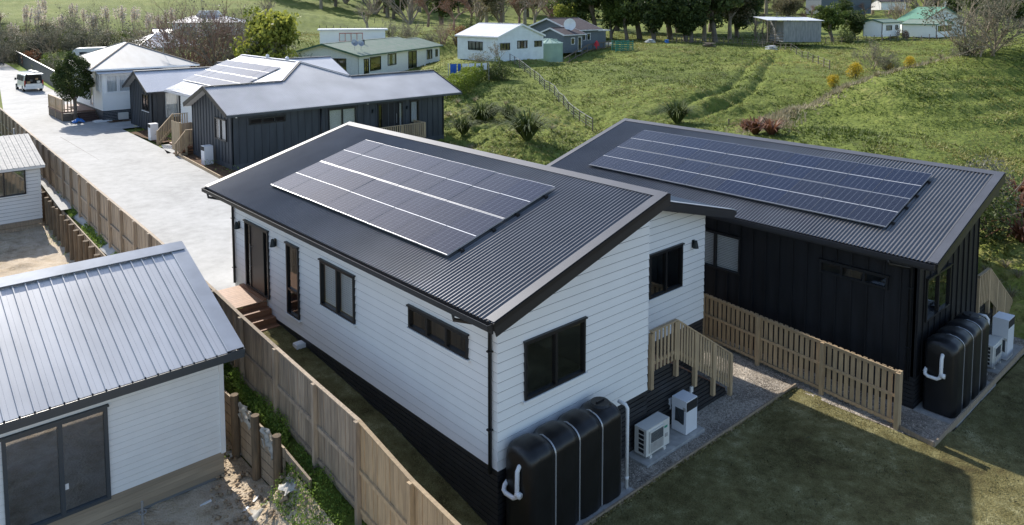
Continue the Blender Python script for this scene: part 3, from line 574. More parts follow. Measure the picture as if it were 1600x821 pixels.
# ------------------------------------------------------------------ slim water tanks
def water_tank(x, y, z, label, pipes=True):
    t = empty('water_tank', (x, y, z), 0, label, 'water tank', 'slim black rainwater tanks'); H = 1.98; lw = .69; dp = .82
    n = 4; prof2 = []; NS = 20; X = []
    for k in range(n):
        for i in range(NS): X.append((k+i/NS)*lw)
    X.append(n*lw); V = []; loop = []
    def half(xx):
        u = (xx/lw) % 1; return dp/2-.045*abs(math.cos(math.pi*u))**8 if 0 < xx < n*lw else dp/2-.06
    def topz(xx):
        u = (xx/lw) % 1; return H-.05*abs(math.cos(math.pi*u))**6-(.06 if xx < .03 or xx > n*lw-.03 else 0)
    rows = []
    for xx in X:                       # ring in the y-z plane with an arched shoulder
        d, zt = half(xx), topz(xx); r = .30; ring = [(-d, 0.02)]
        e = math.exp(-xx/.05)*.06+math.exp(-(n*lw-xx)/.05)*.06; d -= e*.8; ring = [(-d, .02)]
        for a in range(0, 9): q = a/8*math.pi/2; ring.append((-d+r*(1-math.cos(q)), zt-.24+.24*math.sin(q)-e))
        ring.append((0, zt+.015-e)); 
        for a in range(8, -1, -1): q = a/8*math.pi/2; ring.append((d-r*(1-math.cos(q)), zt-.24+.24*math.sin(q)-e))
        ring.append((d, .02)); rows.append([(x+xx, y+p, z+q) for p, q in ring])
    b = B(); m = len(rows[0])
    for rr in rows: b.v += rr
    for i in range(len(rows)-1):
        for k in range(m-1): b.f.append((i*m+k, (i+1)*m+k, (i+1)*m+k+1, i*m+k+1))
    b.f.append(tuple(range(m))); b.f.append(tuple((len(rows)-1)*m+k for k in range(m)))
    b.build('tank_body', 'tankblack', t, smooth=True, world=True)
    for k in (1, 2, 3):
        xx = k*lw; d, zt = half(xx), topz(xx); pts = [(x+xx, y-d-.012, z+.02), (x+xx, y-d-.012, z+zt-.24)]
        for a in range(1, 9): q = a/8*math.pi/2; pts.append((x+xx, y-d-.012+.30*(1-math.cos(q)), z+zt-.24+.25*math.sin(q)))
        pts += [(x+xx, y, z+zt+.022), (x+xx, y+d-.2, z+zt-.04)]
        b = B(); 
        for p, q in zip(pts, pts[1:]): b.bar(p, q, .034, .012, up=(0, 0, 1) if abs(q[1]-p[1]) > .01 else (0, 1, 0))
        b.build('strap', 'strap', t, world=True)
    b = B(); b.tube([(x+3.5*lw, y, z+H-.01), (x+3.5*lw, y, z+H+.035)], [.23, .20], 20); lid = b.build('lid', 'tankblack', t, world=True)
    b = B(); b.bar((x+3.5*lw-.12, y, z+H+.05), (x+3.5*lw+.12, y, z+H+.05), .035, .03); b.build('handle', 'tankblack', lid, world=True)
    if pipes:
        r = .045; b = B(); px, py = x-.04, y-.08
        b.tube([(x+.10, py, z+H-.34), (px+.03, py, z+H-.36), (px-.02, py, z+H-.44), (px-.03, py, z+H-.86), (px-.03, py+.02, z+H-.95), (px-.04, py+.09, z+H-1.0), (px-.05, py+.30, z+H-1.0), (px-.04, py+.37, z+H-.97), (px+.0, py+.39, z+H-.90), (px+.18, py+.40, z+H-.80)], r, 12)
        b.tube([(px-.03, py-.10, z+H-.88), (px-.03, py+.0, z+H-.88)], .062, 14); b.build('inlet_pipe', 'pvc', t, smooth=True, world=True)
    return t
water_tank(.06, -.48, -.50, 'black ribbed water tank with three straps against the white gable wall')
water_tank(11.62, -4.10, -.71, 'black ribbed water tank with three straps against the black batten wall')
def overflow(x, y, z0, z1, label): b = B(); b.tube([(x, y+.25, z1), (x, y+.05, z1), (x, y, z1-.06), (x, y, z0+.05)], .04, 10); b.tube([(x, y, z0+.25), (x, y, z0+.33)], .047, 10); tag(b.build('overflow_pipe', 'pvc', smooth=True), label, 'pipe')
overflow(3.0, -.80, -.56, 1.36, 'white upright pipe at the right end of the tank by the white house'); overflow(14.45, -4.4, -.75, 1.2, 'white upright pipe at the end of the black house tank')
# ------------------------------------------------------------------ heat pump (fan unit) and hot water units
def heat_pump(x, y, z, label):
    t = empty('heat_pump', (x, y, z), 0, label, 'heat pump'); W, D, H = .88, .34, .70
    b = B(); b.box((x, y, z+.06), (x+W, y+D, z+H)); b.build('casing', 'hpcream', t, world=True)
    for f in (.12, .72): b = B(); b.box((x+f*W, y-.03, z), (x+f*W+.08, y+D+.03, z+.06)); b.build('foot', 'hpcream', t, world=True)
    b = B(); b.box((x+.10, y-.035, z+.12), (x+.62, y-.001, z+.64)); g = b.build('fan_grille', 'hpcream', t, world=True)
    for k in range(9): b = B(); b.box((x+.13, y-.045, z+.37+k*.027), (x+.59, y-.036, z+.385+k*.027)); b.build('louvre', 'gframe', g, world=True)
    b = B(); b.box((x+.12, y-.043, z+.14), (x+.60, y-.036, z+.35)); b.build('mesh_guard', 'pad', g, world=True)
    for k in range(5): b = B(); b.box((x-.004, y+.07, z+.12+k*.112), (x-.001, y+.22, z+.20+k*.112)); b.build('side_vent', 'dark', t, world=True)
    b = B(); b.box((x+.68, y-.004, z+.50), (x+.80, y-.001, z+.55)); b.build('green_badge', mat('green_badge', (.02, .28, .18), .5), t, world=True)
    b = B(); b.box((x+.70, y-.004, z+.27), (x+.82, y-.001, z+.36)); b.build('rating_label', 'pad', t, world=True)
    return t
heat_pump(4.12, -.46, -.50, 'cream air conditioner unit with louvred fan front on the pad by the white house')
def water_heater(x, y, z, rz, label, w=.46, d=.42, h=.85, drop=True):
    t = empty('water_heater', (x, y, z), rz, label, 'water heater', 'white boxy water heaters')
    b = B(); b.box((0, 0, 0.02), (w, d, h)); b.build('casing', 'hpwhite', t); b = B(); b.box((.012, -.006, h-.26), (w-.012, -.001, h-.03)); b.build('black_panel', 'dark', t)
    b = B(); b.box((-.005, .06, .28), (-.001, .32, .62)); b.build('valve_cover', 'gframe', t)
    b = B(); b.tube([(-.02, .1, .35), (-.06, .12, .40), (-.05, .2, .5), (-.02, .26, .58)], .014, 6); b.tube([(-.02, .3, .30), (-.05, .22, .34), (-.05, .1, .3), (-.02, .06, .27)], .014, 6); b.build('hose', 'dark', t)
    b = B(); b.box((-.004, .02, .60), (-.001, .1, .68)); b.build('sticker', 'pad', t)
    return t
water_heater(5.62, -.50, -.50, 0, 'white water heater with black top panel against the black skirt of the steps')
water_heater(16.4, -4.42, -.72, 0, 'white water heater at the far right beside the last steps', w=.6, h=1.25)
b = heat_pump(15.45, -4.3, -.72, 'cream air conditioner unit half hidden behind the right-hand black tank')
for x, z, l in ((5.73, .12, 'small white power socket box on the black skirt, left of the water heater'), (6.62, .12, 'small white power socket box on the black skirt above the water heater')):
    t = empty('socket_box', (x, .07, z), 0, l, 'socket box'); b = B(); b.box((x-.055, .02, z-.08), (x+.055, .075, z+.08)); b.build('cover', 'pvc', t, world=True); b = B(); b.tube([(x, .045, z-.08), (x, .03, z-.15), (x, .06, z-.2)], .02, 6); b.build('plug', 'pvc', t, world=True)
# ------------------------------------------------------------------ paling fence between the two houses
FA, FB = np.array([10.02, -3.72]), np.array([10.72, 2.42])
def lerp(a, b, t): return a+(b-a)*t
t = empty('paling_fence', (10.0, -3.72, -.6), 0, 'low spaced pine paling fence standing between the white and the black house', 'fence')
fz = lambda s: lerp(-.62, -.57, s); FH = 1.46; nP = 37
for i in range(nP):
    s = (i+.4)/nP; c = lerp(FA, FB, s); dd_ = (FB-FA)/np.linalg.norm(FB-FA); o = np.array([-dd_[1], dd_[0]])*-.045
    b = B(); z0, z1 = fz(s)+.03, fz(s)+FH+random.uniform(-.008, .008); b.bar((c[0]+o[0], c[1]+o[1], z0), (c[0]+o[0], c[1]+o[1], z1), .02, .110, up=(dd_[0], dd_[1], 0)); b.build('paling', 'pine', t, world=True)
for k in range(3):
    p, q = lerp(FA, FB, k/3), lerp(FA, FB, (k+1)/3)
    for hh in (.12, .80, FH-.06): b = B(); b.bar((p[0], p[1], fz(k/3)+hh), (q[0], q[1], fz((k+1)/3)+hh), .045, .07); b.build('rail', 'pine', t, world=True)
    b = B(); b.bar((p[0]-.02, p[1], fz(k/3)+FH-.015), (q[0]-.02, q[1], fz((k+1)/3)+FH-.015), .035, .03); b.build('cap_rail', 'pine', t, world=True)
for k in range(4):
    p = lerp(FA, FB, k/3); b = B(); b.box((p[0]-.095, p[1]-.05, fz(k/3)-.1), (p[0]+.005, p[1]+.05, fz(k/3)+FH-.02)); b.build('post', 'pine', t, world=True)
b = B(); p = FA; b.box((p[0]+.02, p[1]-.05, fz(0)-.1), (p[0]+.11, p[1]+.05, fz(0)+FH)); b.build('post', 'pine', t, world=True)
# ------------------------------------------------------------------ long driveway fence
ftop = lambda y: float(np.interp(y, [-5, -1.25, .05, 1.89, 3.64, 5.5, 7.46, 9.19, 10.1, 13.6, 60], [.9, 1.28, 1.42, 1.78, 1.88, 2.0, 2.14, 2.30, 2.36, 2.62, 2.66]))
fbot = lambda y: float(np.interp(y, [-5, -1.25, 0, 2, 3.6, 5.5, 9.2, 13.6, 60], [-.85, -.58, -.45, -.2, .02, .25, .5, .72, .75]))
fx = lambda y: float(fx_(np.array(y)))
def drive_fence(y0, y1, posts, m_of, label, cap=True):
    t = empty('timber_fence', (fx(y0), y0, fbot(y0)), 0, label, 'fence', 'driveway boundary fence'); y = y0; k = 0; F = B()
    while y < y1:
        w = .148; bb = B(); j = random.uniform(-.007, .007); near = (y < 24)
        tgt = bb if near else F
        tgt.add([(fx(yy)+.022+dx+j, yy, z) for dx in (0, .016) for yy, z in ((y+.005, fbot(y)), (y+w-.005, fbot(y+w)), (y+w-.005, ftop(y+w)), (y+.005, ftop(y)))], [(0, 1, 2, 3), (7, 6, 5, 4), (0, 4, 5, 1), (1, 5, 6, 2), (2, 6, 7, 3), (3, 7, 4, 0)])
        if near: bb.build('paling', m_of(y), t, world=True)
        y += w
    if F.v: tag(F.build('paling', m_of(y), t, world=True), None, None, None, 'stuff')
    for i, p in enumerate(posts):
        b = B(); b.box((fx(p)-.09, p-.05, fbot(p)-.15), (fx(p)+.01, p+.05, ftop(p)+.02)); b.build('post', m_of(p-.01), t, world=True)
        q = posts[i+1] if i+1 < len(posts) else None
        if q:
            for f in (.1, .5):
                b = B(); b.bar((fx(p)-.005, p, lerp(fbot(p), ftop(p), f)), (fx(q)-.005, q, lerp(fbot(q), ftop(q), f)), .045, .085); b.build('rail', m_of(p+.1), t, world=True)
            if cap: b = B(); b.bar((fx(p)+.012, p, ftop(p)+.012), (fx(q)+.012, q, ftop(q)+.012), .085, .03); b.build('capping', m_of(p+.1), t, world=True)
    return t
posts = [-5.4, -3.6, -1.8, .05, 1.89, 3.64, 5.51, 7.46, 9.25, 11.1, 12.9]; y = 14.7
while y < 60: posts.append(y); y += 1.82
drive_fence(-5.4, 59, posts, lambda y: 'pine' if y < 1.85 else 'pineold', 'long brown timber paling fence with posts along the left edge of the concrete driveway')
t = empty('timber_fence', (-6, 41, -.7), 0, 'brown timber side fence meeting the driveway fence beyond the small white house at the left', 'fence')
for i in range(44):
    x = -.95-.148*(i+1); b = B(); b.box((x+.003, 41.5, -.9), (x+.145, 41.52, 1.42+random.uniform(-.01, .01))); b.build('paling', 'pineold', t, world=True)
for z in (-.4, .35, 1.15): b = B(); b.box((-7.5, 41.44, z-.04), (-1.0, 41.49, z+.04)); b.build('rail', 'pineold', t, world=True)
b = B(); b.box((-7.5, 41.46, 1.42), (-.95, 41.54, 1.45)); b.build('capping', 'pineold', t, world=True)
# ------------------------------------------------------------------ retaining wall of round poles
t = empty('retaining_wall', (-2.5, 20, -.8), 0, 'retaining wall of round brown poles with boards behind, below the driveway fence', 'retaining wall')
y = 12.2
while y < 40.5:
    x = fx(y)-.52; zg = -1.0+.28*float(sstep(9, 30, y)); b = B(); h_ = random.uniform(.66, .80); b.tube([(x+random.uniform(-.02, .02), y, zg-.2), (x, y, h_)], [.125, .115], 10); b.build('pole', 'pole', t, world=True); y += random.uniform(.92, 1.04)
for y in (4.5, 5.65, 6.8, 7.95, 9.1, 10.3, 11.4):
    b = B(); b.tube([(-2.5, y, -1.25), (-2.5+random.uniform(-.02, .02), y, .58+random.uniform(-.05, .05))], [.1, .095], 12); b.build('pole', 'pole', t, world=True)
for z in (-.85, -.6, -.35, -.1, .15):
    b = B(); b.bar((-2.385, 4.4, z), (-2.385, 12, z), .045, .225); b.build('board', 'pineold', t, world=True)
b = B(); b.bar((-2.36, 3.25, -.02), (-2.36, 4.5, .12), .05, .2); b.build('board', 'pineold', t, world=True)
for z in (-.6, -.36, -.12, .12, .36, .58):
    b = B(); b.bar((fx(12)-.385, 12, z), (fx(41)-.385, 41, z), .045, .22); b.build('board', 'pineold', t, world=True)
# ------------------------------------------------------------------ unfinished house at the near left
NLz = 2.12
h = empty('unfinished_house', (-8, 9, -1.0), 0, 'nearest left house with pale ribbed metal roof, unpainted lower boards and a dark sliding door', 'house')
def world_house(h): return h
L0 = Vector((-8, 9, -1.0))
lx = lambda x: x+8; ly = lambda y: y-9; lz = lambda z: z+1.0
XR_ = lx(-3.02); YF = ly(6.24); zt = lambda y: lz(2.12-.17)+(y-ly(5.8))*.40
sd_op = [(lx(-7.28), lx(-5.42), lz(-.42), lz(1.60))]
wall('y', YF, -1, lx(-15), XR_, 0.0, zt(YF), sd_op, [], 'gapshade', h)
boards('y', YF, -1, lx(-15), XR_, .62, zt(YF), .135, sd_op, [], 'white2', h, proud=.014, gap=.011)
boards('y', YF, -1, lx(-15), XR_, .08, .62, .135, sd_op, [], mat('bare_primed_board', (.36, .29, .21), .8, col2=(.27, .22, .16), vs=2, stretch=(.4, 1, 5), var=.15), h, name='unpainted_board', proud=.014, gap=.011)
yr = ly(9.65)
wall('x', XR_, 1, YF, ly(13.3), 0.0, 6, [], [(YF, zt(YF), yr, zt(yr)), (yr, zt(yr), ly(13.5), zt(YF))], 'gapshade', h)
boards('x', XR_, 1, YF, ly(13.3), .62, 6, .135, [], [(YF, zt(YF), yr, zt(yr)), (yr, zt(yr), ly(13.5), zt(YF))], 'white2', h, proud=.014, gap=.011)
wall('y', ly(13.3), 1, lx(-15), XR_, 0, zt(YF), [], [], 'white2', h)
b = B(); b.box((XR_-.06, YF-.05, .6), (XR_+.04, YF+.05, zt(YF))); b.build('corner_board', 'white2', h)
b = B(); b.box((lx(-15), YF+.1, .5), (XR_-.1, ly(13.2), .6)); b.build('floor_slab', 'interior', h); b = B(); b.box((lx(-15), YF+2.6, .6), (XR_-.1, YF+2.68, 3.2)); b.build('inner_wall', 'interior', h)
o = window('y', YF, -1, *sd_op[0], h, panes=(0, .53, 1), fm='gframe', name='sliding_door', sill=None, gm='glassd', fw=.07)
b = B(); b.box((lx(-6.28), YF-.02, lz(.12)), (lx(-6.18), YF-.016, lz(.24))); b.build('sticker', 'pvc', o)
sl_ = .40; cs = math.hypot(1, sl_); S1 = (9.65-5.8)*cs; sv = Vector((0, 1/cs, sl_/cs)); nv = Vector((0, -sl_/cs, 1/cs))
roof_plane(h, (lx(-15.5), ly(5.8), lz(2.12)), (1, 0, 0), 12.55, sv, S1, 'roofzinc', pitch=.25, amp=.036, kind='tray', sm='bargegrey')
roof_plane(h, (lx(-15.5), ly(13.5), lz(2.12)), (1, 0, 0), 12.55, Vector((0, -1/cs, sl_/cs)), S1, 'roofzinc', pitch=.25, amp=.036, kind='tray', sm='bargegrey')
R0 = Vector((lx(-15.5), ly(9.65), lz(2.12)+3.85*sl_)); 
b = B(); b.bar(R0+nv*.075-sv*.16, R0+Vector((12.8, 0, 0))+nv*.075-sv*.16, .34, .012, up=nv); b.build('ridge_flashing', 'zincflash', h)
n2 = Vector((0, sl_/cs, 1/cs)); s2 = Vector((0, -1/cs, sl_/cs)); b = B(); b.bar(R0+n2*.06-s2*.16, R0+Vector((12.8, 0, 0))+n2*.06-s2*.16, .34, .012, up=n2); b.build('ridge_flashing', 'zincflash', h)
b = B(); b.bar(Vector((lx(-2.83), ly(5.8), lz(2.12)))+nv*.05, Vector((lx(-2.83), ly(9.65), lz(2.12)+3.85*sl_))+nv*.05, .36, .012, up=nv); b.build('barge_flashing', 'zincflash', h)
b = B(); b.bar(Vector((lx(-2.83), ly(13.5), lz(2.12)))+n2*.05, Vector((lx(-2.83), ly(9.65), lz(2.12)+3.85*sl_))+n2*.05, .36, .012, up=n2); b.build('barge_flashing', 'zincflash', h)
b = B(); b.box((lx(-15.5), ly(5.8)-.03, lz(1.93)), (lx(-2.65), ly(5.8)-.004, lz(2.12)-.0)); b.build('fascia', 'gframe', h)
b = B(); b.box((lx(-15.5), ly(5.8)-.05, lz(2.03)), (lx(-2.65), ly(5.8)-.031, lz(2.12)+.012)); b.build('fascia_trim', 'gframe', h)
b = B(); b.box((lx(-15.5), ly(5.8), lz(1.93)), (lx(-2.66), YF-.03, lz(1.95))); b.build('soffit', 'soffit', h)
for (p, q) in (((lx(-2.65), ly(5.8)-.02, lz(2.02)), (lx(-2.65), ly(9.65), lz(2.02)+3.85*sl_)), ((lx(-2.65), ly(13.5), lz(2.02)), (lx(-2.65), ly(9.65), lz(2.02)+3.85*sl_))): b = B(); b.bar(p, q, .03, .2); b.build('barge_board', 'gframe', h)
# ------------------------------------------------------------------ small white house beyond it
h = empty('unfinished_house', (-6, 34, -.7), 0, 'small white boarded house with grey metal roof in the sandy yard at the left edge', 'house')
k = lambda x, y, z: (x+6, y-34, z+.7); xr, yf = 3.95, -3.2; zt_ = 3.05
op = [(k(-5.2, 0, 0)[0], k(-2.66, 0, 0)[0], k(0, 0, 1.02)[2], k(0, 0, 2.2)[2])]
wall('y', yf, -1, -4, xr, .25, zt_, op, [], 'gapshade', h); boards('y', yf, -1, -4, xr, .45, zt_, .17, op, [], 'white2', h, proud=.02)
boards('y', yf, -1, -4, xr, .0, .45, .2, [], [], 'pineold', h, name='base_board', proud=.02)
wall('x', xr, 1, yf, 3.5, .25, 4.5, [], [(yf, zt_, .2, zt_+.9), (.2, zt_+.9, 3.6, zt_)], 'white2', h); boards('x', xr, 1, yf, 3.5, .45, 4.5, .17, [], [(yf, zt_, .2, zt_+.9), (.2, zt_+.9, 3.6, zt_)], 'white2', h, proud=.02)
wall('y', 3.5, 1, -4, xr, .25, zt_, [], [], 'white2', h)
window('y', yf, -1, *op[0], h, panes=(0, .33, .66, 1), gm='glassd')
sl_ = .27; cs = math.hypot(1, sl_)
roof_plane(h, (-4.2, yf-.4, zt_-.0), (1, 0, 0), 8.3, Vector((0, 1/cs, sl_/cs)), 3.75*cs, 'rust', pitch=.22, amp=.03, kind='tray', sm='white2', th=.12)
roof_plane(h, (-4.2, 3.9, zt_-.0), (1, 0, 0), 8.3, Vector((0, -1/cs, sl_/cs)), 3.75*cs, 'rust', pitch=.22, amp=.03, kind='tray', sm='white2', th=.12)
h = empty('unfinished_house', (-6.5, 46.5, -.4), 0, 'house with dark ribbed roof and white wall, mostly outside the left edge behind the scaffold', 'house')
wall('x', 4.0, 1, -4, 3, -.4, 3.3, [], [(-4, 1.7, 0, 3.1), (0, 3.1, 3.3, 1.7)], 'white2', h); wall('y', -4, -1, -4, 4.0, -.4, 1.75, [], [], 'white2', h)
roof_plane(h, (-4, -4.5, 1.55), (1, 0, 0), 8.3, Vector((0, .94, .34)), 4.8, 'roofdark', pitch=.25, amp=.03, kind='tray', sm='gframe')
# scaffold beside it
t = empty('scaffold', (-1.6, 40, -.7), 0, 'galvanised scaffold frame at the left edge in front of the dark roofed house', 'scaffold')
SX = [(-1.6, 40), (-3.6, 40.0), (-5.6, 40)]
for x, y in SX: b = B(); b.tube([(x, y, -.8), (x, y, 2.9)], .03, 8); b.build('standard', 'steel', t, world=True)
for z in (1.1, 1.7, 2.2): b = B(); b.tube([(-6.5, 40.1, z-.1), (-1.5, 40.1, z+.05)], .028, 8); b.build('ledger', 'steel', t, world=True)
b = B(); b.tube([(-1.6, 40.1, 1.95), (-2.3, 40.1, 2.35)], .03, 8); b.build('brace', 'steel', t, world=True)
# scaffold post in front of the near house
t = empty('scaffold_post', (-4.95, 5.3, -1.0), 0, 'short galvanised scaffold post with a collar in front of the nearest left house', 'scaffold post')
P = at_z(223, 810, -.75); px, py = float(P[0]), float(P[1])
b = B(); b.tube([(px, py, -1.3), (px, py, -.38)], .025, 10); b.build('tube', 'steel', t, world=True)
b = B()
for k_ in range(12): a, a2 = k_*math.pi/6, (k_+1)*math.pi/6; b.bar((px+.075*math.cos(a), py+.075*math.sin(a), -.62), (px+.075*math.cos(a2), py+.075*math.sin(a2), -.62), .02, .02)
b.build('collar', 'steel', t, world=True)
# long white pipe lying across the sand
b = B(); p, q = at_z(0, 398, -.8), at_z(133, 363, -.8); b.tube([tuple(p), tuple((p+q)/2+[0, 0, -.0]), tuple(q)], .05, 8); tag(b.build('long_pipe', 'pvc'), 'long thin white pipe lying across the sunlit sand at the left', 'pipe')
for (u0, v0, u1, v1, l) in ((308, 794, 330, 782, 'short white plastic offcut lying on the dirt below the near left house wall'), (380, 801, 404, 776, 'white plastic strip lying on the dirt near the second round pole')):
    b = B(); b.bar(tuple(at_z(u0, v0, -.98)), tuple(at_z(u1, v1, -.96)), .05, .03); tag(b.build('plastic_offcut', 'pvc'), l, 'offcut')
# folds of pale sheeting hanging over the retaining boards
def cloth(pts, w, m, name, label, cat):
    b = B(); n = len(pts); rows = 10; rr = random.Random(len(label)); vs = []
    for i, p in enumerate(pts):
        for j in range(rows+1): f = j/rows; vs.append((p[0]+rr.uniform(-.05, .05)-.03-.05*math.sin(f*7+i), p[1]+rr.uniform(-.04, .04), p[2]-f*w*(.7+.4*math.sin(i*1.3)**2)+rr.uniform(-.03, .03)))
    b.add(vs, [(i*(rows+1)+j, (i+1)*(rows+1)+j, (i+1)*(rows+1)+j+1, i*(rows+1)+j+1) for i in range(n-1) for j in range(rows)]); tag(b.build(name, m, smooth=True), label, cat)
cl = mat('dirty_geotextile', (.42, .40, .36), .9, var=.3, vs=7, bump=.5, bs=14)
cloth([(-2.38, 6.0+.1*i, .38) for i in range(9)], .42, cl, 'ground_sheet', 'dirty pale cloth sheet hanging over the retaining boards between the first and second round poles', 'sheet')
cloth([(-2.38, 4.75+.1*i, .30) for i in range(8)], .5, cl, 'ground_sheet', 'whitish crumpled sheet hanging between the second and third round poles', 'sheet')
def rag(u, v, r, label, m=cl):
    P = at_z(u, v, -.9); b = B(); rr = random.Random(int(u)); n = 14; vs = []
    for j in range(n+1):
        for i in range(n+1):
            a, c = i/n*2-1, j/n*2-1; e = 1-max(abs(a), abs(c)); zz = max(0, e)*r*.55*(.4+abs(math.sin(a*5+u)*math.cos(c*4+v)))+rr.uniform(0, .03); vs.append((P[0]+a*r*(1+.2*math.sin(c*5)), P[1]+c*r*(1+.2*math.sin(a*4)), gz(P[0], P[1])+.05+zz))
    b.add(vs, [(j*(n+1)+i, j*(n+1)+i+1, (j+1)*(n+1)+i+1, (j+1)*(n+1)+i) for j in range(n) for i in range(n)]); tag(b.build('crumpled_sheet', m, smooth=True), label, 'sheet')
rag(425, 800, .38, 'crumpled beige sheet heap on the dirt below the last round pole'); rag(366, 705, .16, 'small whitish sheet crumpled on the dirt by the house corner'); rag(455, 812, .2, 'grey-white bundle beside the crumpled beige heap at the bottom edge')
# lumps of soil on the dirt by the pole wall
sm_ = mat('dry_clod', (.36, .27, .18), .95, var=.3, vs=8, bump=.6, bs=20); V = []; F = []
for i in range(420):
    u, v = random.uniform(330, 480), random.uniform(690, 840); P = at_z(u, v, -.98); s = random.choice([.02, .03, .04, .06, .09]); 
    if P[0] > -2.55 and P[1] > 3.9: continue
    z = gz(P[0], P[1])+s*.3+.04; o = len(V); R3 = [random.uniform(.6, 1.2)*s for _ in range(6)]
    V += [(P[0]+R3[0], P[1], z), (P[0], P[1]+R3[1], z), (P[0]-R3[2], P[1], z), (P[0], P[1]-R3[3], z), (P[0], P[1], z+R3[4]*.7), (P[0], P[1], z-R3[5]*.7)]
    F += [(o, o+1, o+4), (o+1, o+2, o+4), (o+2, o+3, o+4), (o+3, o, o+4), (o+1, o, o+5), (o+2, o+1, o+5), (o+3, o+2, o+5), (o, o+3, o+5)]
np_mesh('soil_clods', np.array(V, float), np.array(F), 'sand', kind='stuff').data.materials[0] = sm_
# ------------------------------------------------------------------ charcoal duplex across the driveway
def block(h, x0, y0, L, W, hh, rise, ridge, wm, rm, wins=(), z0=0., oh=.45, base=None, battn=None, brd=None, pitch=.10, amp=.014, kind='sine', fascia='bargegrey', th=.12, capm='capdark', rname='roof', front_only=False):
    "gabled block; wins: (face, a0, a1, z0, z1, kwargs); faces f (-y) b (+y) l (-x) r (+x)"
    x1, y1 = x0+L, y0+W; T = z0+hh
    F = dict(f=('y', y0, -1, x0, x1), b=('y', y1, 1, x0, x1), l=('x', x0, -1, y0, y1), r=('x', x1, 1, y0, y1))
    for k, (ax, c, sg, a0, a1) in F.items():
        ops = [w_[1:5] for w_ in wins if w_[0] == k]; gable = (k in 'lr') if ridge == 'x' else (k in 'fb')
        am = (a0+a1)/2; lines = [(a0, T, am, T+rise), (am, T+rise, a1, T)] if gable else []
        zt = T+rise if gable else T
        wall(ax, c, sg, a0, a1, z0, zt, ops, lines, wm, h)
        b0 = z0+(base or 0)
        if base and k in 'fl': boards(ax, c, sg, a0, a1, z0, b0, .12, [], [], wm if battn else 'char', h, name='baseboard', proud=.02, joined=True)
        if battn and k in 'fl': battens(ax, c, sg, a0, a1, b0, zt, battn, ops, lines, wm, h)
        if brd and k in 'fl': boards(ax, c, sg, a0-(.02 if ax == 'y' else 0), a1, b0, zt, brd, ops, lines, wm, h, proud=.03, joined=True)
    for w_ in wins:
        ax, c, sg, a0, a1 = F[w_[0]]; window(ax, c, sg, *w_[1:5], h, **w_[5])
    if not rise: return
    half = (W if ridge == 'x' else L)/2; cs = math.hypot(half, rise); s = rise/half; e = oh
    k2 = cs/half; S1 = (half+e)*k2
    if ridge == 'x':
        for sy, yy in ((1, y0-e), (-1, y1+e)): roof_plane(h, (x0-oh, yy, T+.1-s*e), (1, 0, 0), L+2*oh, Vector((0, sy*1/k2, s/k2)), S1, rm, pitch, amp, kind, sm='soffit', th=th, name=rname)
        gutter(h, (x0-oh, y0-e-.05, T+.08-s*e), (x1+oh, y0-e-.05, T+.08-s*e), fascia)
        for xx in (x0-oh-.012, x1+oh+.012):
            for yy in (y0-e, y1+e): b = B(); b.bar((xx, yy, T+.03-s*e), (xx, (y0+y1)/2, T+.03+rise), .024, .2); b.build('barge_board', fascia, h)
        b = B(); b.bar((x0-oh, (y0+y1)/2, T+rise+.135), (x1+oh, (y0+y1)/2, T+rise+.135), .3, .03); b.build('ridge_cap', capm, h)
    else:
        for sx, xx in ((1, x0-e), (-1, x1+e)): roof_plane(h, (xx, y0-oh, T+.1-s*e), (0, 1, 0), W+2*oh, Vector((sx*1/k2, 0, s/k2)), S1, rm, pitch, amp, kind, sm='soffit', th=th, name=rname)
        gutter(h, (x0-e-.05, y0-oh, T+.08-s*e), (x0-e-.05, y1+oh, T+.08-s*e), fascia)
        for yy in (y0-oh-.012, y1+oh+.012):
            for xx in (x0-e, x1+e): b = B(); b.bar((xx, yy, T+.03-s*e), ((x0+x1)/2, yy, T+.03+rise), .024, .2); b.build('barge_board', fascia, h)
        b = B(); b.bar(((x0+x1)/2, y0-oh, T+rise+.135), ((x0+x1)/2, y1+oh, T+rise+.135), .3, .03); b.build('ridge_cap', capm, h)
h = empty('charcoal_house', (6.8, 29.8, .7), 0, 'long charcoal batten house with pale corrugated roof, across the driveway behind the white house', 'house')
L_, W_ = 14.4, 5.8; e0 = .4; s = .39; cs = math.hypot(1, s)
wa = [('f', 1.0, 3.15, 2.57, 2.92, dict(panes=(0, .36, .68, 1), sill=None)), ('f', 5.85, 7.72, 1.68, 2.98, dict(sill=None, cover='blind')), ('f', 9.27, 9.6, 1.0, 2.98, dict(panes=(0, 1), sill=None)), ('f', 10.79, 11.13, 1.0, 2.98, dict(panes=(0, 1), sill=None, cover='blind')), ('f', 11.7, 12.38, 1.58, 2.98, dict(panes=(0, 1), sill=None, cover='curtain')), ('l', .6, 2.25, 1.68, 2.88, dict(cover='curtain', sill=None))]
block(h, 0, 0, L_, W_, 3.32, 0, 'x', 'char', None, wa, base=.5, battn=.44)
for sg, xx in ((-1, 0), (1, L_)): wall('x', xx, sg, 0, W_, 3.32, 4.6, [], [(0, 3.35, 2.9, 3.35+2.9*s), (2.9, 3.35+2.9*s, 5.8, 3.35)], 'char', h)
battens('x', 0, -1, 0, W_, 3.32, 4.6, .44, [], [(0, 3.35, 2.9, 3.35+2.9*s), (2.9, 3.35+2.9*s, 5.8, 3.35)], 'char', h)
d = B(); d.box((9.62, -.03, 1.0), (10.77, .02, 2.98)); dd = d.build('front_door', 'black', h); d = B(); d.tube([(10.6, -.1, 1.7), (10.6, -.1, 2.3)], .015, 6); d.build('handle', 'steel', dd)
EA = Vector((-.4, -.4, 3.28)); svA = Vector((0, 1/cs, s/cs)); xr = 3.25
def topA(l):
    x = l-.4; return (xr+max(0, 2.35-abs(x-6.65)))*cs
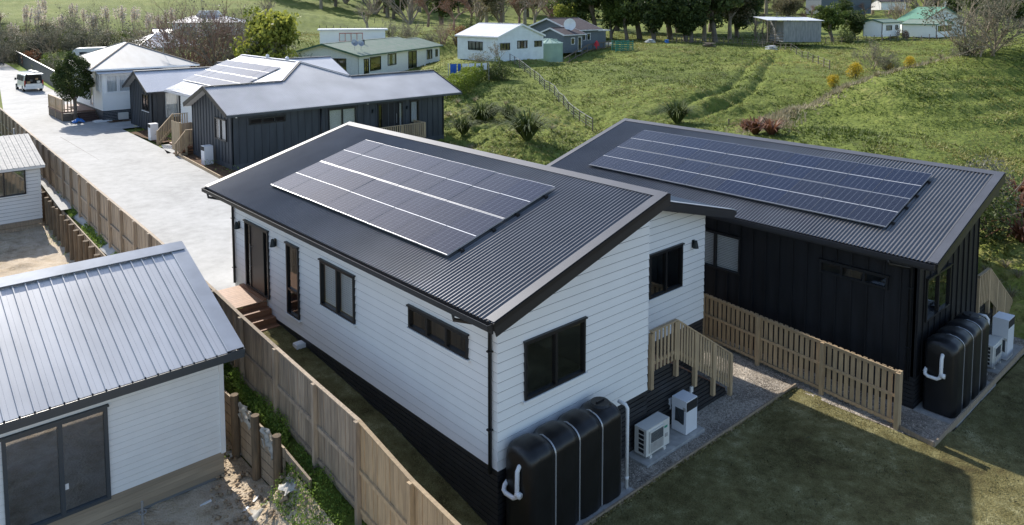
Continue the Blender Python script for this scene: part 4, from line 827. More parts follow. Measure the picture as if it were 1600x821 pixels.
roof_plane(h, EA, (1, 0, 0), 16.0, svA, 0, 'roofpale', s1f=topA, amp=.0155)
nA = Vector((0, -s/cs, 1/cs)); q = B(); c = [EA, EA+Vector((16, 0, 0)), EA+Vector((16, 0, 0))+svA*xr*cs, EA+svA*xr*cs]; q.add(c+[p-nA*.14 for p in c], [(0, 1, 2, 3), (7, 6, 5, 4), (0, 4, 5, 1), (1, 5, 6, 2), (2, 6, 7, 3), (3, 7, 4, 0)]); q.build('soffit', 'soffit', h)
roof_plane(h, EA+Vector((0, 6.5, 0)), (1, 0, 0), 16.0, Vector((0, -1/cs, s/cs)), xr*cs, 'roofpale', sm='soffit')
zr_ = EA.z+xr*s
# rear wing roof: left and right slopes, ridge running back
zw = zr_+2.35*s; xm = 6.65
def w0(l):    # l runs along +y from the valley start (y = 2.85)
    x = (xm-2.35)-(l) if l < 3.1 else xm-5.45
    return (x-(xm-5.45))*cs
def w1(l): return min(5.45, (xm-2.35+l)-(xm-5.45) if l < 2.35 else 5.45)*cs
roof_plane(h, (xm-5.45, 2.85, zw-5.45*s), (0, 1, 0), 11.4, Vector((1/cs, 0, s/cs)), 0, 'roofbright', s0=lambda l: max(0, w0(l)), s1f=w1)
roof_plane(h, (xm+5.45, 2.85, zw-5.45*s), (0, 1, 0), 11.4, Vector((-1/cs, 0, s/cs)), 0, 'roofbright', s0=lambda l: max(0, w0(l)), s1f=w1)
for a, b_ in (((xm-2.35, 2.85, zr_), (xm, 5.2, zw)), ((xm, 5.2, zw), (xm+2.35, 2.85, zr_))): b = B(); b.bar(Vector(a)+Vector((-.07, 0, .05)), Vector(b_)+Vector((-.07, 0, .05)), .16, .03); b.build('hip_cap', 'roofwhite', h); b = B(); b.bar(Vector(a)+Vector((.08, -.02, .04)), Vector(b_)+Vector((.08, -.02, .04)), .14, .03); b.build('hip_flashing', 'bargegrey', h)
for x0_, x1_ in ((-.4, xm-2.35), (xm+2.35, 15.6)): b = B(); b.bar((x0_, 2.85, zr_+.05), (x1_, 2.85, zr_+.05), .22, .035); b.build('ridge_cap', 'bargegrey', h)
b = B(); b.bar((xm, 5.2, zw+.05), (xm, 14.2, zw+.05), .28, .03); b.build('ridge_cap', 'roofwhite', h)
for yy in (6.9, 9.9): b = B(); b.tube([(xm, yy, zw), (xm, yy, zw+.22), (xm, yy, zw+.3)], [.1, .12, .02], 10); b.build('vent', 'roofwhite', h)
wall('x', 2.1, -1, 5.8, 14, 0, 3.25, [(6.6, 8.4, 1.4, 2.9)], [], 'white', h); boards('x', 2.1, -1, 5.8, 14, .5, 3.25, .18, [(6.6, 8.4, 1.4, 2.9)], [], 'white', h, joined=True)
window('x', 2.1, -1, 6.6, 8.4, 1.4, 2.9, h, panes=(0, .5, 1)); downpipe(h, [(1.98, 9.6, 3.3), (1.98, 9.6, .2)])
wall('y', 14, 1, 2.1, 11.5, 0, 3.25, [], [], 'white', h); wall('x', 11.5, 1, 5.8, 14, 0, 3.25, [], [], 'white', h)
gutter(h, (xm-5.5, 6.2, zw-5.5*s), (xm-5.5, 14.2, zw-5.5*s), 'roofwhite'); gutter(h, EA+Vector((0, -.05, 0)), EA+Vector((16, -.05, 0)), 'gframe')
for yy in (-.4, 6.1): b = B(); b.bar((-.42, yy, 3.24), (-.42, 2.85, zr_-.04), .024, .24); b.build('barge_board', 'bargegrey', h)
for yy in (-.4, 6.1): b = B(); b.bar((15.62, yy, 3.24), (15.62, 2.85, zr_-.04), .024, .24); b.build('barge_board', 'bargegrey', h)
downpipe(h, [(5.35, -.07, 3.2), (5.35, -.07, .1)], r=.05); b = B(); b.bar((.25, -.05, 3.1), (.25, -.15, 3.1), .08, .08); b.build('floodlight', 'pvc', h)
b = B(); b.bar((8.5, -.05, 3.12), (8.5, -.15, 3.12), .08, .08); b.build('floodlight', 'pvc', h)
lamp('y', 0, -1, 8.9, 2.6, h); lamp('y', 0, -1, 11.45, 2.6, h)
zsP = .7+zw-5.45*s+(9.2-8.0)*s
solar('pale reflecting solar panels on the bright roof behind the charcoal house', (9.2, 0, zsP+.13), s, 0, 35.45, 8, 'rooftop solar arrays')
t = empty('side_deck', (17, 29, 1.2), 0, 'small pine deck with balustrade at the door of the long charcoal house', 'deck')
b = B(); b.box((14.9, 28.35, 1.42), (18.7, 29.75, 1.5)); b.build('deck_floor', 'pineold', t, world=True)
balustrade(t, [((15.1, 28.4, 2.42), (18.65, 28.4, 2.42)), ((18.65, 28.4, 2.42), (18.65, 29.7, 2.42))], [((15.1, 28.4, .0), 2.45), ((16.9, 28.4, 0), 2.45), ((18.65, 28.4, 0), 2.45)], m='pine', h=1.0, pk=.15)
b = B(); b.box((13.9, 28.4, .55), (14.5, 29.0, 1.2)); 
# the gabled charcoal house further left
h = empty('charcoal_gable_house', (7.65, 46.1, .85), 0, 'smaller charcoal batten house with gabled roof and grey door, left of the long one', 'house')
block(h, 0, 0, 7.5, 4.9, 2.98, 1.1, 'x', 'char', 'roofbright', [('l', .5, 1.95, 1.4, 2.6, dict(cover='half', sill='white')), ('f', .95, 1.85, .95, 2.85, dict(panes=(0, 1), name='entry_door', fm=mat('pale_grey_door', (.42, .45, .47), .5), sill=None, cover='curtain'))], base=.0, battn=.42, oh=.42)
downpipe(h, [(2.0, -.06, 3.0), (2.0, -.06, 0)])
# entry steps, screens and beds between the two
t = empty('entry_steps', (7, 39.5, .9), 0, 'red-brown entry steps with pale pine rail beside the gabled charcoal house', 'steps')
for k_ in range(4): b = B(); b.box((6.9+.3*k_, 38.9, .87+.17*k_), (8.6, 40.3, 1.0+.17*k_)); b.build('tread', 'deck', t, world=True)
balustrade(t, [((6.25, 40.45, 1.75), (7.2, 40.45, 2.75)), ((7.2, 40.45, 2.75), (8.2, 40.45, 2.75))], [((6.25, 40.45, .85), 1.8), ((7.2, 40.45, .85), 2.8)], m='pine', h=1.0)
t = empty('entry_steps', (7, 35.9, .9), 0, 'short pine balustraded steps at the left end of the long charcoal house', 'steps')
balustrade(t, [((5.9, 36.0, 1.6), (6.5, 35.95, 2.35)), ((6.5, 35.95, 2.35), (7.2, 35.95, 2.35))], [((5.9, 36.0, .85), 1.65), ((6.5, 35.95, .85), 2.4)], m='pine', h=.95)
for k_ in range(3): b = B(); b.box((6.0+.28*k_, 36.05, .87+.17*k_), (7.4, 36.7, 1.0+.17*k_)); b.build('tread', 'deck', t, world=True)
t = empty('timber_screen', (6.5, 36.9, .85), 0, 'tall pine screen fence with pale end panel between the two charcoal houses', 'screen fence')
for i in range(10): b = B(); b.box((6.48, 36.95+i*.15, .85), (6.50, 37.095+i*.15, 2.7)); b.build('paling', 'pine', t, world=True)
for i in range(13): b = B(); b.box((6.55+i*.15, 36.86, .87), (6.695+i*.15, 36.88, 2.68+random.uniform(-.02, .02))); b.build('paling', 'pineold', t, world=True)
b = B(); b.box((6.44, 36.84, .85), (6.56, 36.96, 2.74)); b.build('post', 'pine', t, world=True); b = B(); b.box((6.56, 36.9, 1.7), (8.5, 36.95, 1.78)); b.build('rail', 'pineold', t, world=True)
def bed(x0, y0, x1, y1, x2, y2, x3, y3, label):
    o = sheet('garden_bed', (x0, x1, x2, x3), (y0, y1, y2, y3), 24, 40, .05, 'soil', fn=lambda x, y: np.full_like(x, .86), rough=.05, kind='structure')
bed(5.55, 28.4, 6.9, 28.4, 6.9, 35.6, 6.0, 35.6, ''); bed(6.5, 40.9, 7.6, 40.9, 7.7, 47, 6.3, 46.6, ''); bed(6.5, 52.4, 12, 52.4, 12, 53.4, 6.5, 53.4, '')
for p, q, l in (((5.55, 28.3), (5.98, 35.7), 'pine edging board along the mulch bed by the long charcoal house'), ((5.98, 35.7), (6.5, 35.75), 'short pine edging at the corner of the mulch bed')):
    b = B(); b.bar((*p, .95), (*q, .95), .05, .2); tag(b.build('timber_edging', 'pine'), l, 'garden edging')
water_heater(6.42, 42.9, .86, -math.pi/2, 'white water heater on mulch before the smaller charcoal house', w=.5, d=.5, h=1.12); water_heater(6.12, 32.5, .86, -math.pi/2, 'white water heater on mulch at the end of the long charcoal house', w=.5, d=.5, h=1.12)
# ------------------------------------------------------------------ white weatherboard bungalow with pyramid roof
h = empty('weatherboard_bungalow', (6.35, 53.45, .87), 0, 'older white weatherboard bungalow with faded pyramid roof beside the round tree', 'house')
wi = [('f', .25, 2.55, 2.2, 3.6, dict(panes=(0, .36, .4, 1), fm='whitefr', cover='curtain', fw=.09, gm='glass')), ('f', 4.4, 5.6, 2.5, 3.6, dict(fm='whitefr', cover='curtain')), ('l', .5, 1.6, 2.3, 3.6, dict(fm='whitefr', cover='curtain')), ('l', 2.6, 3.5, .95, 3.1, dict(panes=(0, 1), fm='whitefr', name='door_frame', sill=None))]
block(h, 0, 0, 6.6, 9.2, 4.0, 0, 'x', 'white', None, wi, z0=0, base=.86, brd=.19)
c0 = [(-.85, -.45, 4.1), (7.2, -.45, 4.1), (7.2, 10, 4.1), (-.85, 10, 4.1)]; ap1, ap2 = (3.1, 4.2, 5.85), (3.1, 5.2, 5.85)
for f, nm in (((0, 1, 4), 'f'), ((1, 2, 5, 4), 'r'), ((2, 3, 5), 'b'), ((3, 0, 4, 5), 'l')):
    b = B(); v = c0+[ap1, ap2]; b.add([v[i] for i in f], [tuple(range(len(f)))]); b.build('roof', 'roofold', h)
for a, c in ((0, ap1), (1, ap1), (2, ap2), (3, ap2)): b = B(); b.bar(c0[a], c, .14, .05, lift=.02); b.build('hip_cap', mat('rusty_hip_cap', (.12, .10, .09), .8) if a < 2 else 'roofold', h)
b = B(); b.box((-.8, -.4, 4.0), (7.15, 9.95, 4.09)); b.build('soffit', 'whitefr', h); gutter(h, (-.85, -.5, 4.1), (7.2, -.5, 4.1), 'whitefr')
for i in range(5): b = B(); b.add([(-.5+i*.98, -.95, 3.78), (.46+i*.98, -.95, 3.78), (.46+i*.98, -.0, 3.98), (-.5+i*.98, 0, 3.98)], [(0, 1, 2, 3)]); b.build('awning_panel', 'roofwhite', h)
b = B(); b.tube([(5.2, 2, 4.9), (5.2, 2, 5.9)], .02, 5); [b.tube([(4.7+.0, 2+.2*k_, 5.8), (5.7, 2-.1*k_, 5.85)], .012, 4) for k_ in range(3)]; b.build('aerial', 'steel', h)
b = B(); b.box((1.0, -.35, .1), (1.7, -.08, .62)); b.build('outdoor_unit', 'hpcream', h)
t = empty('entry_deck', (5, 57, .87), 0, 'timber deck with pine railing and dark steps in front of the weatherboard bungalow', 'deck')
b = B(); b.box((4.0, 55.6, 1.5), (6.3, 60.5, 1.62)); b.build('deck_floor', mat('worn_red_deck', (.22, .13, .10), .7, var=.2), t, world=True)
for i in range(5): b = B(); b.box((4.02, 55.6, .88+.12*i), (4.06, 60.4, .985+.12*i)); b.build('skirt_board', 'wood', t, world=True)
for i in range(5): b = B(); b.box((4.06, 55.62, .88+.12*i), (4.95, 55.66, .985+.12*i)); b.build('skirt_board', 'wood', t, world=True)
for k_ in range(5): b = B(); b.box((5.0, 54.2+.28*k_, .87+.13*k_-.04), (6.25, 54.5+.28*k_, .87+.13*(k_+1)-.04)); b.build('tread', mat('dark_step', (.06, .035, .03), .7) if k_ == 0 else bpy.data.materials['dark_step'], t, world=True)
balustrade(t, [((4.05, 60.3, 2.55), (4.05, 55.7, 2.55)), ((4.05, 55.7, 2.55), (5.0, 55.7, 2.55))], [((4.05, y_, .9), 2.58) for y_ in (60.3, 58.0, 55.7)]+[((5.0, 55.7, .9), 2.58)], m='pine', h=.95, pk=.2, wd=.09)
# ------------------------------------------------------------------ van with open tailgate
h = empty('van', (6.5, 79.9, .89), math.radians(1.5), 'white van with its rear open, full of gear, on the driveway', 'van')
W2, Lv, Hv = .86, 4.7, 1.98; b = B()
sec = [(-W2, .35), (-W2-.02, .8), (-W2+.01, 1.05), (-W2+.12, 1.72), (-W2+.28, 1.92), (W2-.28, 1.92), (W2-.12, 1.72), (W2-.01, 1.05), (W2+.02, .8), (W2, .35)]
st = [(0, 1, 1), (.5, 1, 1), (3.1, 1, 1), (3.55, .93, .92), (4.1, .8, .58), (4.6, .74, .5), (4.72, .66, .42)]
for y_, kx, kz in st: b.v += [(x*kx, y_, .35+(z-.35)*kz if z > .36 else .35) for x, z in sec]
n = len(sec)
for i in range(len(st)-1):
    for j in range(n): b.f.append((i*n+j, (i+1)*n+j, (i+1)*n+(j+1) % n, i*n+(j+1) % n))
b.f.append(tuple((len(st)-1)*n+j for j in range(n))); b.build('body', 'vanw', h, smooth=False)
b = B(); b.box((-.76, .02, .4), (.76, .04, .85)); b.build('rear_panel', 'vanw', h); b = B(); b.box((-.84, -.1, .32), (.84, .06, .56)); b.build('rear_bumper', 'vanw', h)
b = B(); b.box((-.70, .35, .85), (.70, .38, 1.75)); b.build('load_space', 'dark', h)
for x, z, s_, m_ in ((-.45, .95, .3, 'brownbox'), (.05, .9, .26, 'dark'), (.45, .98, .28, 'hpcream'), (-.2, 1.15, .25, 'gframe'), (.3, 1.3, .22, 'brownbox'), (-.5, 1.35, .2, 'dark')): b = B(); b.box((x-s_/2, .1, z-s_/3), (x+s_/2, .34, z+s_/2)); b.build('cargo_box', m_, h)
b = B(); b.add([(-.72, .0, 1.9), (.72, .0, 1.9), (.68, -1.0, 1.86), (-.68, -1.0, 1.86), (-.72, .0, 1.94), (.72, .0, 1.94), (.68, -1.0, 1.90), (-.68, -1.0, 1.90)], [(0, 1, 2, 3), (7, 6, 5, 4), (0, 4, 5, 1), (1, 5, 6, 2), (2, 6, 7, 3), (3, 7, 4, 0)]); b.build('tailgate', 'vanw', h)
for x in (-.8, .8): b = B(); b.box((x-.05, -.02, .75), (x+.05, .03, 1.2)); b.build('tail_lamp', 'red', h)
for x in (-.78, .78):
    for y_ in (.85, 3.75): b = B(); b.tube([(x-.1, y_, .33), (x+.1, y_, .33)], .33, 16); w_ = b.build('wheel', 'tyre', h); r_ = B(); r_.tube([(x-.115, y_, .33), (x+.115, y_, .33)], .18, 12); r_.build('rim', 'steel', w_)
for x, s_ in ((-.87, -1), (.87, 1)):
    for a, c in ((.5, 1.6), (1.7, 2.8), (2.9, 3.4)): b = B(); b.add([(x*.985, a, 1.12), (x*.985, c, 1.12), (x*.90, c, 1.65), (x*.90, a, 1.65)], [(0, 1, 2, 3)]); o = b.build('side_window', 'dark', h); o.location.x = s_*.012
    b = B(); b.box((x+s_*.08-.08, 3.45, 1.05), (x+s_*.08+.08, 3.55, 1.3)); b.build('wing_mirror', 'dark', h)
for y_ in (.8, 1.8, 2.8): b = B(); b.bar((-.7, y_, 1.99), (.7, y_, 1.99), .05, .04); b.build('roof_bar', 'vanw', h)
b = B(); b.bar((.35, .1, 2.03), (.3, 3.0, 2.03), .3, .05); b.build('ladder', 'steel', h)
# ------------------------------------------------------------------ blue tarp, bits by the bungalow, small caravan, black fence
P = (4.72, 54.1); b = B(); rr = random.Random(3); vs = [(P[0]+a*.14+rr.uniform(-.03, .03), P[1]+c*.12, .9+max(0, .3-.06*(abs(a)+abs(c)))+rr.uniform(0, .08)) for c in range(-3, 4) for a in range(-3, 4)]; b.add(vs, [(j*7+i, j*7+i+1, (j+1)*7+i+1, (j+1)*7+i) for j in range(6) for i in range(6)]); tag(b.build('tarpaulin', 'blue'), 'crumpled blue tarpaulin on the driveway at the corner of the bungalow deck', 'tarpaulin')
b = B(); b.box((5.7, 53.2, .885), (6.9, 54.0, .95)); b.box((5.8, 53.3, .955), (6.7, 53.9, 1.0)); tag(b.build('board_stack', 'whitefr'), 'flat stack of white boards on the driveway below the bungalow steps', 'boards')
t = empty('dark_fence', (10, 95, .9), 0, 'dark stained fence running back from the van along the lawn', 'fence')
p, q = np.array([8.55, 79.6]), np.array([12.5, 128.]); n = 150
for i in range(n): s_ = i/n; c = p+(q-p)*s_; b = B(); b.box((c[0]-.02, c[1], .85), (c[0]+.02, c[1]+.30, 2.75-.15*(i % 9 == 0))); b.build('paling', 'char', t, world=True)
b = B(); b.bar((p[0], p[1], 2.8), (q[0], q[1], 2.8), .12, .05); b.build('capping', 'steel', t, world=True)
t = empty('timber_fence', (5, 129, .9), 0, 'short light timber fence across the far end of the driveway lawn', 'fence')
for i in range(40): b = B(); b.box((6.5+i*.15, 128.6, .9), (6.64+i*.15, 128.63, 2.5)); b.build('paling', 'pineold', t, world=True)
h = empty('caravan', tuple(at_d(158, 82, 96)[:2])+(1.8,), math.radians(-25), 'white caravan parked behind the bungalow roof under the bank', 'caravan')
b = B(); pf = [(-3.2, .5), (-3.35, 1.2), (-3.1, 2.2), (-2.6, 2.6), (2.4, 2.7), (3.1, 2.3), (3.3, 1.2), (3.2, .5)]; b.prism(pf, lambda a, z: (a, -1.1, z), lambda a, z: (a, 1.1, z)); b.build('body', 'caravan', h)
for x in (-2.2, -.4, 1.3): b = B(); b.box((x, -1.125, 1.6), (x+.9, -1.105, 2.15)); b.build('window', 'dark', h)
for x in (-.4, .5): b = B(); b.tube([(x, -1.12, .35), (x, -.9, .35)], .33, 14); b.build('wheel', 'tyre', h)
# ------------------------------------------------------------------ houses in the distance
def bg(name, label, u, v, D, rz, cat='house', z=None):
    P = at_d(u, v, D); return empty(name, (P[0], P[1], P[2] if z is None else z), math.radians(rz), label, cat)
wk = dict(sill=None, fm='frame'); ww = dict(sill=None, fm='whitefr')
h = bg('hip_roof_house', 'pale hip-roofed house behind the bungalow at the foot of the bank', 214, 75+29, 109, 0, z=.9)
c0 = [(0, 0, 2.7), (9.5, 0, 2.7), (9.5, 9, 2.7), (0, 9, 2.7)]; a1, a2 = (4.2, 4.5, 4.7), (5.2, 4.5, 4.7)
def hip(h, c0, a1, a2, m):
    v = c0+[a1, a2]
    for f in ((0, 1, 5, 4), (1, 2, 5), (2, 3, 4, 5), (3, 0, 4)): b = B(); b.add([v[i] for i in f], [tuple(range(len(f)))]); b.build('roof', m, h)
    for a, c in ((0, a1), (1, a2), (2, a2), (3, a1)): b = B(); b.bar(c0[a], c, .16, .06, lift=.03); b.build('hip_cap', 'steel', h)
    b = B(); x0, y0 = c0[0][:2]; x1, y1 = c0[2][:2]; z = c0[0][2]; b.box((x0+.1, y0+.1, z-.12), (x1-.1, y1-.1, z-.01)); b.build('soffit', 'whitefr', h)
hip(h, c0, a1, a2, 'roofbright'); block(h, .5, .5, 8.5, 8, 2.6, 0, 'x', 'white', None, [('f', 1.0, 3.2, 1.0, 2.2, wk), ('f', 5, 7.2, 1.0, 2.2, wk)], brd=.2)
h = bg('hip_roof_house', 'far hip-roofed house with a small raised ridge roof below the green hill', 263, 66, 130, -30)
hip(h, [(0, 0, 3.3), (12, 0, 3.3), (12, 10, 3.3), (0, 10, 3.3)], (4.4, 5, 4.6), (7.4, 5, 4.6), 'roofbright'); block(h, .6, .6, 10.8, 8.8, 3.2, 0, 'x', 'white', None, [('f', 2, 4, 1.2, 2.5, wk), ('f', 8, 10.2, 1.2, 2.5, wk)], brd=.25)
b = B(); b.prism([(3.8, 4.4), (4.4, 5.3), (7.4, 5.3), (8.0, 4.4)], lambda a, z: (a, 4.0, z), lambda a, z: (a, 6.0, z)); b.build('roof_vent', 'roofbright', h)
h = bg('low_roof_house', 'low pale roofed unit seen between the bungalow and the bare trees', 246, 76, 128, -10)
block(h, 0, 0, 6, 5, 2.2, 1.0, 'x', 'white', 'roofbright', [], pitch=.3, amp=.02)
P = at_z(547, 117, 4.0); h = empty('pale_roof_unit', (P[0]-9.4, P[1]+.4, .8), 0, 'pale roofed unit directly behind the long charcoal house', 'house')
block(h, 0, 0, 9, 6, 3.2, 1.25, 'x', 'white', 'roofbright', [], oh=.4)
h = empty('green_roof_house', (35.9, 65.3, 1.3), math.radians(29), 'long white house with a faded green roof and two dishes beyond the charcoal house', 'house')
block(h, 0, 0, 18, 9, 2.75, 1.15, 'x', 'wgreen', 'roofgreen', [('f', 1.2, 2.3, .5, 2.2, dict(panes=(0, .5, 1), trans=.5, **wk)), ('f', 2.6, 5.2, .7, 2.3, dict(panes=(0, 1), **wk)), ('f', 7.0, 9.2, 1.0, 2.4, dict(panes=(0, 1), cover='half', **wk)), ('f', 12.6, 15.0, .2, 2.4, dict(panes=(0, .5, 1), trans=.5, **wk)), ('l', 1.6, 4.6, .7, 2.3, dict(panes=(0, .4, 1), **wk))], pitch=.3, amp=.02, fascia=mat('green_fascia', (.06, .14, .09), .6), oh=.5, capm='roofgreen', rname='roof')
block(h, 18.0, 1.2, 7.2, 7.4, 2.55, .95, 'x', 'wgreen', 'roofgreen', [('f', 18.6, 19.5, .1, 2.1, dict(panes=(0, 1), name='side_door', **wk)), ('f', 20.8, 22.5, .8, 2.1, dict(panes=(0, .5, 1), cover='half', **wk)), ('f', 23.7, 24.4, 1.0, 2.0, dict(panes=(0, 1), **wk))], pitch=.3, amp=.02, fascia=bpy.data.materials['green_fascia'], oh=.4, capm='roofgreen')
b = B(); b.tube([(6.5, 3, 3.4), (6.5, 3, 4.2)], .12, 8); b.build('flue', 'gframe', h)
def dish(h, x, y, z, r, m='steel', f=(-.5, -.75, .45)):
    b = B(); f = Vector(f).normalized(); u_ = f.orthogonal().normalized(); w_ = f.cross(u_); c = Vector((x, y, z+.9)); n = 14; vs = [c-f*.12*r/.4]; fs = []
    for k_ in range(n): a = 2*math.pi*k_/n; vs.append(c+(u_*math.cos(a)+w_*math.sin(a))*r)
    for k_ in range(n): fs.append((0, 1+k_, 1+(k_+1) % n))
    b.add(vs, fs); o = b.build('satellite_dish', m, h); q = B(); q.tube([(x, y, z), tuple(c)], .03, 6); q.tube([tuple(c), tuple(c+f*.5*r/.4)], .015, 5); q.build('mast', m, o)
dish(h, 1.6, 1.4, 3.2, .42); dish(h, 2.7, 1.2, 3.1, .4)
h = bg('white_cabin', 'white flat-roofed cabin with red framed window beyond the green roof', 500, 78, 112, -30)
b = B(); b.box((0, 0, 0), (9.5, 3.4, 2.8)); b.build('wall', 'white', h); b = B(); b.box((-.3, -.35, 2.8), (9.9, 3.7, 3.0)); b.build('roof', 'roofwhite', h)
window('y', 0, -1, 2.8, 6.2, 1.2, 2.4, h, panes=(0, .25, .5, .75, 1), fm='red', sill=None)
h = bg('white_cottage', 'white timber cottage with pale gabled roof beside the green tank', 778, 97, 88, 2)
block(h, 0, 0, 7.6, 7.2, 2.85, 1.35, 'y', 'wblue', 'roofwhite', [('f', .3, 1.9, 1.3, 2.1, dict(panes=(0, .34, .67, 1), **wk)), ('f', 3.1, 4.8, 1.4, 2.3, dict(panes=(0, .34, .67, 1), cover='half', **wk)), ('f', 6.0, 7.3, 1.5, 2.2, dict(panes=(0, .5, 1), **wk)), ('l', 2.6, 5.2, 1.2, 2.2, dict(panes=(0, .25, .5, .75, 1), **wk))], brd=.2, fascia='whitefr', capm='roofwhite', pitch=.3, amp=.015, oh=.2)
h = bg('grey_house', 'blue-grey weatherboard house with brown roof and a round white satellite dish', 892, 80, 108, 4)
block(h, 0, 0, 6.3, 8.5, 3.0, 1.5, 'x', 'wgrey', 'rooftile', [('f', .3, 1.7, 1.1, 2.4, dict(**ww)), ('f', 2.5, 3.3, 1.4, 2.4, dict(panes=(0, 1), **ww)), ('f', 3.6, 4.4, 1.4, 2.4, dict(panes=(0, 1), **ww))], brd=.22, fascia='roofwhite', capm='rooftile', pitch=.35, amp=.02)
block(h, -4.2, -2.2, 4.2, 4.5, 2.5, .8, 'x', 'wgrey', 'rooftile', [('f', .3-3.0, 1.1-3, 1.1, 2.0, dict(panes=(0, 1), **ww)), ('f', -1.2, -.4, .1, 2.1, dict(panes=(0, 1), name='door_frame', **ww))], brd=.22, fascia='roofwhite', capm='rooftile', pitch=.35, amp=.02, oh=.3)
block(h, 6.3, 1.0, 3.2, 6, 2.6, 0, 'x', 'wgrey', None, [], brd=.22); b = B(); b.box((6.2, .7, 2.6), (10.2, 7.2, 2.75)); b.build('flat_roof', 'roofwhite', h)
dish(h, -1.5, -1.0, 2.9, .85, 'whitefr', (-.75, -.6, .1))
h = bg('white_cabin', 'small white cabin with green roof in the paddock right of the rounded tree', 1378, 58, 124, 0, 'cabin')
block(h, 0, 0, 7.2, 3.1, 2.3, .45, 'x', 'white', 'roofgreen', [('f', 1.6, 3.8, 1.0, 1.8, dict(panes=(0, 1), **wk)), ('f', 5.2, 6.2, 1.1, 1.8, dict(panes=(0, 1), **wk))], fascia=bpy.data.materials['green_fascia'], oh=.2, capm='roofgreen', pitch=.3, amp=.01)
h = bg('white_hall', 'white hall with steep green roof and cross-topped gable at the upper right', 1440, 57, 138, -45)
block(h, 0, 0, 7.8, 9.5, 2.8, 2.4, 'y', 'wgreen', mat('bright_green_roof', (.06, .20, .13), .6), [], fascia=bpy.data.materials['green_fascia'], oh=.4, capm='roofgreen', pitch=.3, amp=.01)
b = B(); b.tube([(3.9, 0, 5.2), (3.9, 0, 6.3)], .06, 6); b.bar((3.6, 0, 6.0), (4.2, 0, 6.0), .08, .08); b.build('finial', 'whitefr', h)
h = bg('white_annexe', 'low white annexe with a row of five windows in front of the green roofed hall', 1463, 59, 129, 0)
block(h, 0, 0, 7.4, 5.6, 2.2, .7, 'y', 'white', 'roofgreen', [('f', .5, 6.9, 1.0, 1.95, dict(panes=(0, .2, .4, .6, .8, 1), **wk))], fascia='greenfr', oh=.2, capm='roofgreen', pitch=.3, amp=.01)
h = bg('iron_shed', 'grey corrugated iron shed with white lean-to roof in the paddock', 1224, 66, 114, -38, 'shed')
b = B(); corr(b, Vector((0, 0, 0)), (1, 0, 0), 5.8, (0, 0, 1), lambda l: 0, lambda l: 3.1, (0, -1, 0), .2, .02); b.build('wall', 'rust', h)
for x, d_ in ((0, 1), (5.8, -1)): b = B(); b.box((x, 0.02, 0), (x+.05*d_, 5, 3.1)); b.build('wall', 'rust', h)
b = B(); b.box((0, 4.95, 0), (5.8, 5, 3.0)); b.build('wall', 'rust', h)
b = B(); b.add([(-2.6, -.3, 3.25), (6.1, -.3, 3.15), (6.1, 5.3, 3.55), (-2.6, 5.3, 3.65), (-2.6, -.3, 3.31), (6.1, -.3, 3.21), (6.1, 5.3, 3.61), (-2.6, 5.3, 3.71)], [(0, 1, 2, 3), (7, 6, 5, 4), (0, 4, 5, 1), (1, 5, 6, 2), (2, 6, 7, 3), (3, 7, 4, 0)]); b.build('roof', 'roofwhite', h)
for x in (-2.4, -1.2):
    for y_ in (.1, 4.8): b = B(); b.box((x-.06, y_-.06, 0), (x+.06, y_+.06, 3.3)); b.build('post', 'wood', h)
for z in (.3, .8, 1.3): b = B(); b.box((-2.4, .0, z), (0, .05, z+.12)); b.build('rail', 'wood', h)
h = bg('dark_shed', 'dark wide shed among trees at the top right', 1322, 22, 200, -35, 'shed')
b = B(); b.box((-7, 0, 0), (7, 8, 4.2)); b.build('wall', 'wgrey', h); b = B(); b.box((-7.4, -.4, 4.2), (7.4, 8.4, 4.4)); b.build('roof', 'gframe', h)
h = bg('far_house', 'tiny pale building among trees beyond the white cabin', 1396, 16, 230, -35)
block(h, -4, 0, 8, 6, 2.6, 1, 'x', 'white', 'rooftile', [], pitch=.5, amp=.02)
# green round tank
P = at_d(857, 97, 99); t = empty('round_tank', (P[0], P[1], P[2]), 0, 'large round pale green water tank with ribbed conical lid on the field edge', 'water tank')
b = B(); b.tube([(0, 0, -.3), (0, 0, 2.45)], 1.85, 40); b.build('tank_wall', 'tankgreen', t, smooth=False)
b = B(); b.tube([(0, 0, 2.45), (0, 0, 2.5), (0, 0, 2.95), (0, 0, 3.0)], [1.89, 1.87, .5, .38], 40); lid = b.build('tank_lid', 'tankgreen', t)
for k_ in range(12): a = k_*math.pi/6; b = B(); b.bar((1.7*math.cos(a), 1.7*math.sin(a), 2.55), (.45*math.cos(a), .45*math.sin(a), 3.0), .12, .1); b.build('rib', 'tankgreen', lid)
b = B(); b.tube([(.9, -.4, 2.75), (.9, -.4, 2.95)], .22, 12); b.build('hatch', 'tankgreen', lid)
# ------------------------------------------------------------------ terrain
def terrain():
    na, rr = 720, np.r_[np.geomspace(2.5, 9, 12), np.geomspace(9.1, 17, 110), np.geomspace(17.1, 150, 500), np.geomspace(151.5, 1000, 110)]
    a = np.radians(np.linspace(-54, 54, na)); A, R_ = np.meshgrid(a, rr); hd = -YAW
    X = CAM[0]+R_*np.sin(hd+A); Y = CAM[1]+R_*np.cos(hd+A); Z = ground(X, Y)
    k = relief_mask(X, Y)
    n = relief(X, Y, Z)
    Z = Z+k*n*np.where(R_ > 160, 1.6, 1.0)-(1-k)*.10+k*ruts(X, Y)
    V = np.stack([X.ravel(), Y.ravel(), Z.ravel()], 1); i = np.arange(X.size).reshape(X.shape)
    F = np.stack([i[:-1, :-1].ravel(), i[1:, :-1].ravel(), i[1:, 1:].ravel(), i[:-1, 1:].ravel()], 1)[:, ::-1]
    o = np_mesh('terrain', V, F, 'terrain', kind='structure'); o.data.polygons.foreach_set('use_smooth', [True]*len(F))
